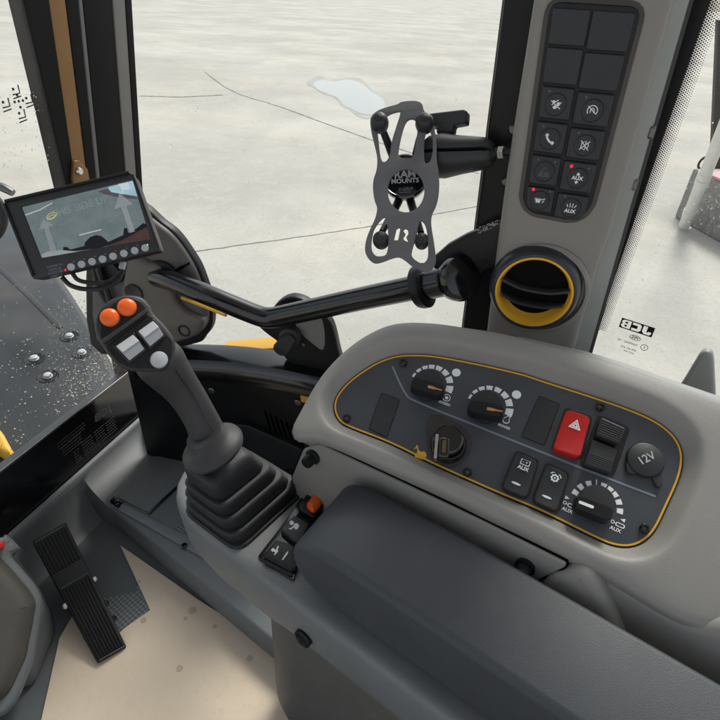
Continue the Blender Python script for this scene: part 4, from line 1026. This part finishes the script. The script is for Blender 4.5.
# printed dial ticks
def fitc(pts):
    P = np.array([pxc(*p) for p in pts]); A = np.c_[2*P, np.ones(len(P))]; s, *_ = np.linalg.lstsq(A, (P**2).sum(1), rcond=None)
    return (s[0], s[1]), math.sqrt(s[2]+s[0]**2+s[1]**2), P
def sector(c, r0, r1, a0, a1, n=4):
    ts = np.linspace(a0, a1, n); return [(c[0]+r1*math.cos(t), c[1]+r1*math.sin(t)) for t in ts]+[(c[0]+r0*math.cos(t), c[1]+r0*math.sin(t)) for t in ts[::-1]]
Z6 = lambda a, b: (400+a/6, 350+b/6)
k1 = [Z6(*p) for p in ((88, 152), (113, 122), (150, 105), (190, 102), (233, 112), (268, 140), (291, 181), (296, 235))]
k2 = [Z6(*p) for p in ((423, 280), (451, 250), (491, 232), (537, 230), (585, 243), (628, 272), (650, 318), (652, 372))]
z6b = lambda a, b: (500+a/3.6, 360+b/3.6)
k3 = [z6b(*p) for p in ((268, 475), (293, 460), (322, 452), (347, 449), (372, 455), (397, 465), (414, 485), (425, 512), (427, 543))]
rocks = []
kn_labels = ['rotary knob with a faded orange pointer', 'second rotary knob with a faded orange pointer', 'rotary knob with a white pointer between two plug symbols']
for kk, (pts, kc, kr, tip, tail, pm) in enumerate(((k1, Z6(168, 212), .0185, Z6(262, 245), Z6(66, 190), 'pointer'), (k2, Z6(517, 343), .0185, Z6(625, 370), Z6(410, 332), 'pointer'), (k3, (596.5, 502.5), .0175, (575.5, 500.5), (613, 515), 'white'))):
    c, r, P = fitc(pts)
    an = [math.atan2(q[1]-c[1], q[0]-c[0]) for q in P]
    an = [a if a > -math.pi/2 else a+2*math.pi for a in an]
    tk_ = []
    for i, a in enumerate(an):
        ww = (.0022+.0042*i/(len(an)-1)) if kk < 2 else .0046
        aw = .155 if kk < 2 else .115
        if kk == 2 and i == 3: tk_.append(plate(PAN, sector(c, r-.005, r+.005, a-.02, a+.02), 0, .0004)); continue
        aw *= (.8+.35*i/(len(an)-1)) if kk < 2 else 1
        tk_.append(plate(PAN, sector(c, r-ww*.55, r+ww*.75, a-aw, a+aw), 0, .0004))
    build('dial_marks', tk_, M['white'], pnl)
    # knob: skirt + bar handle + pointer
    bc = pxc(kc[0], kc[1], .004); KF_ = PAN.at(*bc)
    kb1 = build('rotary_knob', [lathe(KF_, [(kr*1.04, 0), (kr*1.03, .003), (kr*.97, .010), (kr*.93, .0115), (.0001, .0115)], 44)], M['blackgrey'], co)
    kb1['label'] = kn_labels[kk]
    t1, t0 = np.array(pxc(*tip, .022)), np.array(pxc(*tail, .022)); dv = t1-t0; Ln = np.linalg.norm(dv); mid = (t0+t1)/2; an_ = math.atan2(dv[1], dv[0])
    HF_ = Fr(PAN.w(mid[0], mid[1], 0), PAN.n, PAN.e1*math.cos(an_)+PAN.e2*math.sin(an_))
    rr_ = [rect((0, 0), Ln*s, .0165*q, .0070*q, 0, 6) for s, q in ((1.04, 1.15), (1.0, 1.0), (.97, .90), (.93, .78))]
    build('knob_handle', [loft([[HF_.w(x, y, hh) for x, y in R0] for R0, hh in zip(rr_, (.010, .014, .0205, .022))])], M['black'], kb1)
    e = Ln/2
    if pm == 'pointer': q = [(e*.05, -.0018), (e*.42, -.0016), (e*.55, -.0008), (e*.92, -.0006), (e*.92, .0006), (e*.55, .0008), (e*.42, .0016), (e*.05, .0018)]
    else: q = rect((e*.42, 0), e*.80, .0030, .0013)
    build('pointer', [plate(HF_, q, .0218, .0224)], M[pm], kb1)
for u, v in (Z6(338, 136), Z6(699, 268)):
    build('white_dot', [plate(PAN, circle(pxc(u, v), .0052, 24), 0, .0004)], M['white'], pnl)
# small dial symbols and words
sy = []
trot = math.atan2(*(np.array(pxc(655, 496.5))-np.array(pxc(500, 435.5)))[::-1])
c = pxc(*Z6(280, 287)); sy += [plate(PAN, [circle(c, .0046, 20), circle(c, .0038, 20)], 0, .0004), plate(PAN, circle(c, .002, 12), 0, .0004)]
sy.append(text(PAN, 'SCREEN', pxc(*Z6(266, 321)), .0040, .0003, rot=trot, bold=.02))
c = pxc(*Z6(638, 417)); pe = catmull([(-.0042, -.001), (-.0018, -.0046), (.0022, -.0046), (.0042, -.0012), (.0030, .0018), (.0036, .0050), (.0002, .0052), (-.0018, .0024)], 4); sy += [plate(PAN, [[(c[0]+x, c[1]+y) for x, y in pe], [(c[0]+x*.78, c[1]+y*.8) for x, y in pe]], 0, .0004)]
sy.append(text(PAN, 'POWER', pxc(*Z6(624, 461)), .0040, .0003, rot=trot, bold=.02))
for u, v, fl_ in ((569, 505, 1), (617, 524, -1)):
    c = pxc(u, v); f = PAN.at(*c)
    sy.append(text(f, 'AUX', (0, -.0060), .0052, .0003, rot=trot, bold=.02))
    sy += [plate(f, [rect((.003, 0), .009, .0042, .0019), rect((.003, 0), .0070, .0026, .0011)], 0, .0004), plate(f, [circle((-.0045, .0005), .0019, 14), circle((-.0045, .0005), .0012, 14)], 0, .0004), plate(f, rect((-.002, 0), .003, .0007), 0, .0004)]
    x = -.004*fl_; sy.append(plate(f, [(x-.0025*1, .0062), (x+.002, .0062+.002), (x+.002, .0062-.002)] if fl_ < 0 else [(x+.0025, .0062), (x-.002, .0082), (x-.002, .0042)], 0, .0004))
build('printed_symbols', sy, M['white'], pnl)
# yellow digger-man mark
gm = [(416.5, 445), (418, 446), (418.6, 450), (421, 452), (424, 451.5), (426, 453), (426.6, 456), (425, 459), (422, 459.5), (418, 458), (415, 457), (414.8, 454), (417, 453), (417.5, 450.5), (416, 447)]
build('yellow_emblem', [plate(PAN, [pxc(*p) for p in gm], 0, .0005), plate(PAN, stroke([pxc(414.2, 449), pxc(416.5, 447.2), pxc(417.8, 449.5)], .0012), 0, .0005)], M['yellow'], pnl)

# rocker switches
def rocker(P, h, m, label=None, curve=.0022, name='rocker_switch', frame=True):
    """slightly cupped rocker: P = photo corners TL, TR, BR, BL of its top"""
    Q = [np.array(pxc(u, v, h)) for u, v in P]
    c = sum(Q)/4; vax = (Q[0]+Q[1])/2-(Q[3]+Q[2])/2; L = np.linalg.norm(vax)
    rings = []
    for t in [0, .012, .035, .07, .12, .2, .3, .4, .5, .6, .7, .8, .88, .93, .965, .988, 1]:
        a, b = Q[0]*(1-t)+Q[3]*t, Q[1]*(1-t)+Q[2]*t; m_ = (a+b)/2; s_ = 2*t-1
        e = min(t, 1-t)*L; rc = .0055; kx_ = 1 if e > rc else 1-(.0055*(1-math.sqrt(max(1-(1-e/rc)**2, 0))))/(np.linalg.norm(b-a)/2)
        a, b = m_+(a-m_)*kx_, m_+(b-m_)*kx_; w_ = np.linalg.norm(b-a); d_ = (b-a)/w_
        hh = h-curve*(1-s_*s_) if e > .002 else (h-curve*.1)*(.80+.20*math.sqrt(max(1-(1-e/.002)**2, 0)))
        sec = [(0, -.001), (0, hh*.86), (.0006, hh*.955), (.002, hh), (w_*.3, hh+.0004), (w_*.7, hh+.0004), (w_-.002, hh), (w_-.0006, hh*.955), (w_, hh*.86), (w_, -.001)]
        rings.append([PAN.w(*(a+d_*x), z_) for x, z_ in sec])
    o = build(name, [loft(rings)], m, co, ang=40)
    if label: o['label'] = label
    return o, Q
def seat(P, h, grow=.0018):
    q = roundpoly([pxc(u, v, h*.2) for u, v in P], .004, 4)
    if area(q) < 0: q = q[::-1]
    return plate(PAN, offset(q, grow), -.001, .0012, .0004)
A4_ = [(516.7, 451.2), (538, 460), (526.8, 498), (502, 488)]; B4_ = [(547, 463.5), (568.5, 473.8), (557.5, 512), (533, 501)]
C4_ = [(566.7, 408.3), (591.3, 416.8), (580.6, 457.5), (552.8, 448.5)]
build('switch_bezel', [seat(q, .01) for q in (A4_, B4_, C4_)], M['gloss'], co)
rk, Q = rocker(A4_, .010, M['blackgrey'], 'black rocker switch with a battery symbol and AUX print')
c = sum(Q)/4; ax2 = (Q[0]-Q[3]); ax2 = ax2/np.linalg.norm(ax2); ax1 = np.array((ax2[1], -ax2[0])); ra = math.atan2(ax1[1], ax1[0])
f = Fr(PAN.w(*(c+ax2*.011), 0), PAN.n, PAN.e1*math.cos(ra)+PAN.e2*math.sin(ra))
hh = .0095
build('symbol', [plate(f, [rect((0, .003), .010, .0065, .001), rect((0, .003), .0085, .005, .001)], hh-.0015, hh), plate(f, rect((-.003, .007), .002, .002), hh-.0015, hh), plate(f, rect((.003, .007), .002, .002), hh-.0015, hh), text(f, '- +', (0, .003), .005, hh-.0002, .0006), text(f, 'AUX', (0, -.004), .0055, hh-.0002, .0008, bold=.03), plate(f, catmull(circle((-.001, -.0225), .0050, 10, .0012), 2), hh-.003, hh+.0001)], M['white'], rk)
rk, Q = rocker(B4_, .010, M['blackgrey'], 'black rocker switch with a white gear symbol')
c = sum(Q)/4; f = Fr(PAN.w(*(c+ax2*.011), 0), PAN.n, PAN.e1*math.cos(ra)+PAN.e2*math.sin(ra))
gear = [(r*math.cos(t), r*math.sin(t)) for t, r in zip(np.linspace(0, 2*math.pi, 33)[:-1], [.0045, .0045, .0036, .0036]*8)]
build('symbol', [plate(f, [gear, circle((0, 0), .0024, 16)], hh-.0015, hh), plate(f, circle((0, 0), .001, 10), hh-.0015, hh), plate(f, stroke([(.0062*math.cos(t), .0062*math.sin(t)) for t in np.linspace(rad(20), rad(150), 12)], .0009), hh-.0015, hh), plate(f, catmull(circle((-.001, -.0225), .0050, 10, .0012), 2), hh-.003, hh+.0001)], M['white'], rk)
rk, Q = rocker(C4_, .013, M['red'], 'red rocker switch with a white warning triangle', name='hazard_switch')
c = sum(Q)/4; f = Fr(PAN.w(*(c+ax2*.009), 0), PAN.n, PAN.e1*math.cos(ra)+PAN.e2*math.sin(ra))
tri = lambda s: [(s*math.cos(t), s*math.sin(t)) for t in (rad(90), rad(210), rad(330))]
build('symbol', [plate(f, [tri(.0074), tri(.0054)], .0105, .0124), plate(f, [tri(.0040), tri(.0018)], .0105, .0124)], M['white'], rk)
# two-part ribbed rocker
D1 = [(601, 416.5), (626.5, 428), (619.5, 443.5), (596, 434.5)]; D2 = [(593, 438.5), (618, 449), (611, 473), (584, 464)]
build('switch_bezel', [seat([(600, 416), (628, 428), (612, 475), (582, 465)], .010, .0025)], M['gloss'], co)
o1 = build('rocker_switch', [ppx(PAN, D1, 0, .016, .002, r=.003), ppx(PAN, D2, 0, .011, .002, r=.003)], M['blackgrey'], co)
o1['label'] = 'grey two-step rocker with fine ribs'
rbs = []
def qlerp(Q, t):
    a, b = np.array(Q[0])*(1-t)+np.array(Q[3])*t, np.array(Q[1])*(1-t)+np.array(Q[2])*t; return a+(b-a)*.06, b-(b-a)*.06
for Q, h_, ts in ((D1, .016, np.linspace(.14, .88, 7)), (D2, .011, np.linspace(.55, .92, 6))):
    for t in ts:
        a, b = qlerp(Q, t); rbs.append(plate(PAN, stroke([pxc(*a, h_), pxc(*b, h_)], .0013), h_-.001, h_+.0007, .0004))
build('ribs', rbs, M['blackgrey'], o1)
# blank covers
for P in ([(539, 396.3), (559.3, 404.5), (544.3, 445), (521.7, 436.3)], [(381.7, 393.3), (399.3, 400), (386.5, 437), (369.4, 428.5)]):
    build('blank_cover', [ppx(PAN, P, 0, .0018, .0006, r=.002)], M['blackgrey'], co)
    q = roundpoly([pxc(*p) for p in P], .002, 4); q = q if area(q) > 0 else q[::-1]
    build('cover_gap', [plate(PAN, offset(q, .0008), 0, .0005)], M['gloss'], pnl)
# ignition switch
Zk = lambda a, b: (410+a/9, 400+b/9)
ig = build('ignition_switch', [ppx(PAN, [Zk(*p) for p in ((150, 200), (175, 145), (245, 132), (330, 160), (440, 215), (520, 290), (550, 380), (530, 480), (470, 560), (380, 600), (290, 590), (210, 540), (160, 450), (148, 320))], 0, .0025, .0008, smooth=4)], mat('ignition_plate_plastic', (.036, .032, .031), .45, .1, dust=.1), co)
ic = pxc(*Zk(345, 400), .008); IF = PAN.at(*ic)
build('lock_barrel', [lathe(IF, [(.0205, .002), (.0202, .008), (.0185, .0115), (.0170, .012), (.0158, .010), (.0148, .0112), (.0142, .017), (.0125, .0185), (.0001, .0185)], 40)], M['gloss'], ig)
hd = np.array(pxc(*Zk(245, 312), .028))-np.array(pxc(*Zk(228, 530), .028)); hl_ = np.linalg.norm(hd); ha = math.atan2(hd[1], hd[0]); hm = (np.array(pxc(*Zk(245, 312), .028))+np.array(pxc(*Zk(228, 530), .028)))/2
KH = Fr(PAN.w(*hm, 0), PAN.n, PAN.e1*math.cos(ha)+PAN.e2*math.sin(ha))
build('key_bow', [lathe(IF, [(.0145, .016), (.0160, .018), (.0165, .022), (.0160, .0265), (.0145, .028), (.0001, .0284)], 40), plate(Fr(KH.w(0, 0, 0), KH.n, KH.e1), rect((0, -.008), hl_*.86, .013, .005), .018, .0295, .003)], M['gloss'], ig)
build('key_edge', [plate(KH, rect((0, 0), hl_, .0032, .0014), .018, .0305, .0006)], M['steel'], ig)
build('key_label', [plate(KH, rect((.000, -.0085), hl_*.5, .004, .001), .0305, .0322)], mat('dull_brass', (.10, .075, .03), .4), ig)
# power socket cap
sc_ = pxc(646, 459.3, .006); SF = PAN.at(*sc_)
cap = build('socket_cap', [lathe(SF, [(.0185, 0), (.0187, .004), (.0178, .0062), (.0165, .0070), (.0001, .0072)], 44), ppx(PAN, [(626, 463), (633, 457), (640, 470), (634, 475), (627, 472)], 0, .005, .0015, r=.003)], M['blackgrey'], co)
cap['label'] = 'round rubber socket cap marked 12V'
build('cap_strap', [ppx(PAN, [(651, 476), (658, 472), (663.5, 484), (660, 488), (656.5, 486)], 0, .004, .0012, r=.003)], M['blackgrey'], cap)
build('lettering', [text(SF, '12V', (0, .0005), .0118, .0074, rot=rad(50), bold=.012)], M['lgrey'], cap)
# panel screws
for u, v in ((403.3, 362.3), (346.5, 417.8), (467.5, 472), (600.3, 406.5), (645, 528.5)):
    f = PAN.at(*pxc(u, v, .003))
    so = build('screw', [lathe(f, [(.0048, 0), (.0048, .003), (.0038, .0042), (.0022, .0042), (.0022, .0018), (.0001, .0018)], 20)], M['gloss'], co)
    build('screw_socket', [lathe(f, [(.0020, .0018), (.0020, .0026), (.0001, .0026)], 6)], M['dsteel'], so)
for p in [(375, 372), (372, 376)]: pass

# lower side panel under the rim, knobs, rounded lower moulding
DR = Fr(PAN.px(430, 492, -.004) + PAN.e2*.004, V((-1, -.02, .06)))
do = [(303, 449), (319, 444), (400, 482.3), (480, 520.5), (566, 563.5), (565, 568), (538, 581), (505, 600), (440, 620), (360, 600), (300, 520), (291, 478)]
dpo = roundpoly([DR.ab(u, v, 0) for u, v in do], .006)
if area(dpo) < 0: dpo = dpo[::-1]
build('panel_gap', [plate(DR, offset(resample(dpo, 160), .0022), -.016, -.0025, .0)], M['void'], co)
dp = build('side_panel', [ppx(DR, do, -.012, 0, .003, r=.006)], M['taupe'], co)
for u, v in ((313.5, 456.5), (525.5, 566)):
    q = DR.px(u, v, .012); kfr = Fr(DR.px(u, v, 0), (DR.n + V((0, 0, -.1)) - _h*.0).normalized())
    build('panel_knob', [lathe(kfr, [(.0105, -.002), (.0105, .003), (.0078, .004), (.0078, .013), (.0068, .016), (.0001, .0165)], 24)], M['black'], co)
bl = [(540, 584), (562, 573), (578, 570), (591, 577), (602, 594), (614, 621), (629, 660), (646, 705), (560, 705), (512, 640)]
build('lower_moulding', [ppx(DR, bl, -.05, .004, .012, smooth=4)], M['taupe'], co)
build('rear_panel', [ppx(Fr(DR.o - DR.n*.012, DR.n), [(560, 560), (600, 574), (690, 626), (840, 640), (840, 780), (500, 780), (520, 620)], -.03, 0, .012, r=.01)], M['taupe'], co)
# top ledge toward side window
build('window_ledge', [ppx(lvl(.69), [(500, 340), (560, 353), (620, 371), (712, 405), (800, 444), (800, 421), (712, 393), (665, 377), (622, 361.5), (585, 350.5), (520, 336)], -.02, 0, .002)], M['strip'], co)

# ================================================================== JOYSTICK POD
PO_Z = .46; PT = lvl(PO_Z)
M['foot'] = mat('dark_taupe_plastic', (.095, .09, .082), .55, .25, 900, dust=.1)  # dark taupe of the pod foot
pod = thing('joystick_pod', 'cool grey console pod carrying the joystick and rocker switches', 'console', (.34, .2, .3))
rings = []
pod_o = roundpoly([(.262, -.45), (.412, -.45), (.412, .50), (.36, .53), (.285, .50), (.262, .43)], [.01, .01, .03, .05, .05, .04], 8)
pod_o = resample(pod_o, 96)
if area(pod_o) < 0: pod_o = pod_o[::-1]
for ins, z_ in ((.040, 0), (.012, 0), (.006, -.0010), (.0018, -.005), (0, -.011), (0, -.03), (.004, -.075), (.022, -.13), (.045, -.16)):
    rings.append([V((x, y, PO_Z+z_)) for x, y in offset(pod_o, -ins)])
build('pod_shell', [loft(rings)], M['pod'], pod, ang=60)
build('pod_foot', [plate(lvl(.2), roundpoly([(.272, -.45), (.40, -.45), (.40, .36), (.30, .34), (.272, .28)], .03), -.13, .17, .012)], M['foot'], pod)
build('trim_latch', [lathe(Fr(V((.262, .235, .40)), (-1, 0, .1)), [(.012, -.02), (.012, .003), (.009, .004), (.007, .001), (.0001, .001)], 20)], M['black'], pod)
# switch bank
def ppt(P, h0, h1, bev=.001, r=.003, **k): return ppx(PT, P, h0, h1, bev, r, **k)
build('switch_bezel', [ppt([(257, 557), (285, 521), (302, 496), (326, 488), (333, 498), (330, 512), (300, 560), (294, 581)], -.004, .003, .001, .005)], M['gloss'], pod)
Zp = lambda a, b: (240+a*110/720, 470+b*110/720)
s1 = build('rocker_switch', [ppt([Zp(*p) for p in ((262, 385), (360, 292), (455, 345), (400, 470), (355, 465))], -.002, .012, .002)], M['blackgrey'], pod)
s1['label'] = 'upper dark rocker with a white arm symbol'
s2 = build('rocker_switch', [ppt([Zp(*p) for p in ((150, 560), (238, 455), (345, 485), (400, 560), (370, 640), (330, 655))], -.002, .010, .002), ppt([Zp(*p) for p in ((150, 575), (340, 660), (350, 690), (330, 690), (160, 605))], -.003, .006, .001)], M['black'], pod)
s2['label'] = 'lower black rocker with a white arm symbol'
def armsym(Zq, hgt):
    out = []
    for P in Zq: out.append(ppx(PT, P, hgt-.001, hgt+.0006, 0))
    return out
build('symbol', armsym([[Zp(338+14*math.cos(t), 345+14*math.sin(t)) for t in np.linspace(0, 6.28, 12)[:-1]], [Zp(*p) for p in ((352, 352), (375, 348), (388, 362), (378, 385), (362, 388), (352, 372))], [Zp(*p) for p in ((352, 362), (328, 382), (318, 376), (322, 386), (334, 389), (358, 372))]], .012), M['white'], s1)
build('symbol', armsym([[Zp(*p) for p in ((203, 520), (218, 510), (232, 522), (224, 534), (206, 530))], [Zp(*p) for p in ((222, 534), (238, 516), (246, 496), (256, 500), (246, 520), (250, 532), (228, 556), (222, 552), (232, 540))], [Zp(*p) for p in ((273, 588), (300, 545), (316, 528), (314, 545), (285, 585))]], .010), M['white'], s2)
s3 = build('guarded_switch', [ppt([Zp(*p) for p in ((385, 215), (455, 140), (500, 175), (440, 225), (490, 262), (470, 300), (385, 255))], -.002, .016, .002), ppt([Zp(*p) for p in ((455, 125), (490, 120), (575, 195), (480, 310), (440, 285), (470, 262), (545, 190))], -.002, .015, .002), ppt([Zp(*p) for p in ((365, 285), (430, 270), (470, 335), (420, 335))], -.002, .006, .002)], M['black'], pod)
s3['label'] = 'black guarded switch with an orange slide'
build('slide', [ppt([Zp(*p) for p in ((432, 212), (480, 152), (510, 155), (538, 188), (520, 225), (480, 262), (445, 235))], .004, .023, .005, .004)], M['orange'], s3)

# ================================================================== ARMREST
ar = thing('armrest', 'thick dark grey padded armrest in the foreground beside the pod', 'armrest', (.326, .0, .47))
AX0, AX1 = .277, .378
AR = Fr((AX0, 0, 0), (-1, 0, 0))       # a = -y, b = z
prof = [(.50, .563), (-.09, .561), (-.183, .5575), (-.225, .554), (-.247, .5475), (-.260, .537), (-.2655, .524), (-.264, .510), (-.257, .496), (-.245, .485), (-.225, .479), (-.19, .477), (.50, .477)]
prof = [prof[0]] + catmull(prof[1:-1], 5, closed=False) + [prof[-1]]
pv, pf = plate(AR, prof, -(AX1-AX0), 0, .0085, 4)
pv = [V((p.x, p.y, p.z + (p.x-AX0)*.16)) for p in pv]
build('pad', [(pv, pf)], M['arm'], ar, ang=50)
AZ = .48+.066
build('pad_base', [plate(lvl(AZ-.066), roundpoly([(AX0+.012, -.5), (AX1-.012, -.5), (AX1-.012, .21), (AX0+.012, .21)], .01), -.010, .002, .002)], M['black'], ar)
x0, x1 = AX0, AX1
build('support', [plate(lvl(AZ-.07), [(x0+.03, -.42), (x1-.03, -.42), (x1-.03, .1), (x0+.03, .1)], -.05, 0, .004)], M['black'], ar)

# ================================================================== JOYSTICK
js = thing('joystick', 'black joystick with orange buttons and a bellows boot on the pod', 'joystick', (.335, .40, PO_Z))
def sq(cx, cy, hx, hy, z, r, dx=0, n=56):
    P = roundpoly([(cx-hx, cy-hy), (cx+hx, cy-hy), (cx+hx, cy+hy), (cx-hx, cy+hy)], r, 6); return [V((x, y, z)) for x, y in resample(P, n)]
bc0 = (.337, .400)
rings = []
# stepped bellows: (t height 0..1, half size)
Hb = .098
top = Fr((0, 0, PO_Z+Hb), (0, 0, 1), (1, 0, 0)).ab(216, 458)
prof = []
steps = [(0, .0600), (.015, .0640), (.19, .0635), (.215, .0625), (.228, .0595), (.222, .0520), (.232, .0505), (.25, .0560), (.262, .0575), (.415, .0555), (.435, .0545), (.447, .0515), (.440, .0445), (.45, .0430), (.47, .0480), (.482, .0495), (.62, .0475), (.64, .0465), (.652, .0435), (.645, .0375), (.655, .0360), (.675, .0400), (.69, .0410), (.90, .037), (.97, .034), (1.0, .026)]
for t, hs_ in steps:
    cx = bc0[0]+(top[0]-bc0[0])*t; cy = bc0[1]+(top[1]-bc0[1])*t
    rings.append(sq(cx, cy, hs_, hs_*.80, PO_Z+.001+Hb*t, hs_*.38))
build('bellows_boot', [loft(rings)], M['boot'], js, ang=75)
build('boot_skirt', [plate(PT, roundpoly([(bc0[0]-.069, bc0[1]-.054), (bc0[0]+.069, bc0[1]-.054), (bc0[0]+.069, bc0[1]+.056), (bc0[0]-.069, bc0[1]+.056)], .022), -.002, .0045, .002)], M['boot'], js)
# grip: path from flange up to head
def W(u, v, d): return CAM + ray(u, v)*d
fl0 = V((top[0], top[1], PO_Z+Hb)); dfl = depth(fl0)
flc = W(212.5, 447, dfl-.022)
axis = (W(160, 372, .585)-flc).normalized()
FLF = Fr(flc, axis, RGT)
build('grip_flange', [lathe(FLF, [(.020, -.011), (.033, -.009), (.0375, -.005), (.0388, -.001), (.0375, .003), (.033, .0065), (.028, .010), (.0245, .015), (.022, .022)], 44)], M['grip'], js)
jst = 0
path = [(213, 446, 20), (207, 432, 18), (200, 417, 17), (190, 400, 17.5), (180, 386, 19), (170, 374, 22), (159, 360, 25), (150, 346, 20)]
ds = np.linspace(dfl-.024, .595, len(path))
build('grip_stem', [sweep([W(u, v, d+.012) for (u, v, r), d in zip(path, ds)], [r*d/544 for (u, v, r), d in zip(path, ds)], 28, 4)], M['grip'], js, ang=60)
seam = [W(u+r_*.28, v-r_*.12, d+.012) - ray(u, v).normalized()*(r_*d/544*.955) for (u, v, r_), d in zip(path[1:6], ds[1:6])]
# head plate
hr = ray(140, 335).normalized()
JH = Fr(W(140, 340, .560), (-hr*.90 + V((-.05, -.10, .36))).normalized(), RGT)
ho = [(95.5, 318), (100, 309), (108, 301), (119, 296), (131, 294.8), (142, 297.5), (149, 305), (153, 313), (163, 323.5), (172, 335.5), (175, 346), (173, 357), (169, 366), (161, 370.5), (148, 370.5), (133, 370), (120, 365.5), (110, 356), (103, 346), (98, 338), (95, 328)]
hd_o = catmull([JH.ab(*p) for p in ho], 4)
if area(hd_o) < 0: hd_o = hd_o[::-1]
rings = []
for ins, hh in ((.020, -.040), (.012, -.034), (.004, -.022), (.000, -.010), (-.0005, -.004), (.0012, -.0008), (.003, 0)):
    rings.append([JH.w(x, y, hh) for x, y in offset(resample(hd_o, 90), -ins)])
hdo = build('grip_head', [loft(rings)], M['grip'], js, ang=50)
Zj = lambda a, b: (a/4, 260+b/4)
lowp = [Zj(*p) for p in ((420, 350), (598, 215), (690, 320), (690, 370), (672, 425), (630, 434), (522, 432), (470, 410))]
build('face_plate', [ppx(JH, lowp, -.001, .0022, .001, r=.004)], M['black'], js)
upp = [Zj(*p) for p in ((398, 298), (405, 235), (425, 195), (470, 160), (525, 150), (568, 165), (592, 205), (405, 332))]
build('button_plate', [ppx(JH, upp, -.001, .0030, .0012, r=.004)], M['black'], js)
build('ridge', [ppx(JH, [Zj(*p) for p in ((403, 318), (588, 188), (596, 206), (412, 338))], 0, .0055, .002, r=.002)], M['grip'], js)
for a, b in ((438, 227), (507, 186)):
    c = JH.ab(*Zj(a, b), .007); f = JH.at(*c)
    b1 = build('push_button', [lathe(f, [(.0094, .002), (.0094, .0046), (.0087, .0063), (.0066, .0080), (.0034, .0090), (.0001, .0093)], 36)], M['orange'], js)
    build('button_ring', [lathe(f, [(.0108, .002), (.0106, .0042), (.0096, .0044)], 36)], M['gloss'], b1)
for Q4, brow in (([(463, 345), (532, 298), (578, 355), (518, 402)], [(478, 342), (548, 312), (560, 330), (500, 372)]), ([(552, 285), (612, 243), (655, 300), (600, 345)], None)):
    c = JH.ab(*Zj(sum(q[0] for q in Q4)/4, sum(q[1] for q in Q4)/4), .006)
    q = [JH.ab(*Zj(*p), .006) for p in Q4]; q0 = np.array(q)
    cen_ = q0.mean(0)
    bz = build('thumb_wheel_frame', [plate(JH, roundpoly([tuple(cen_+(x-cen_)*1.22) for x in q0], .002, 4), .001, .0042, .0008)], M['gloss'], js)
    # saddle shaped rocker: two slopes meeting at a crest
    tl2, tr2, br2, bl2 = q0
    cr0, cr1 = tl2*.45+bl2*.55, tr2*.45+br2*.55
    up = lambda P, hh: JH.w(P[0], P[1], hh)
    vs = [up(tl2, .0060), up(tr2, .0060), up(cr1, .0150), up(cr0, .0150), up(cr1*.84+br2*.16, .0105), up(cr0*.84+bl2*.16, .0105), up(br2, .0062), up(bl2, .0062)]
    vs += [up(p, .001) for p in (tl2, tr2, br2, bl2)]
    fs = [(0, 1, 2, 3), (3, 2, 4, 5), (5, 4, 6, 7), (0, 8, 9, 1), (7, 6, 10, 11), (0, 3, 5, 7, 11, 8), (1, 9, 10, 6, 4, 2), (8, 11, 10, 9)]
    o = build('thumb_rocker', [(vs, fs)], M['lgrey'], js)
    bv = o.modifiers.new('bev', 'BEVEL'); bv.width = .0008; bv.segments = 3
c = JH.ab(159, 359.5, .004); f = JH.at(*c)
build('thumb_button', [lathe(f, [(.0088, .001), (.0088, .003), (.0078, .0048), (.0045, .0058), (.0001, .006)], 32)], M['lgrey'], js)
build('stem_seam', [sweep(seam, .0006, 6, 4)], M['gloss'], js)
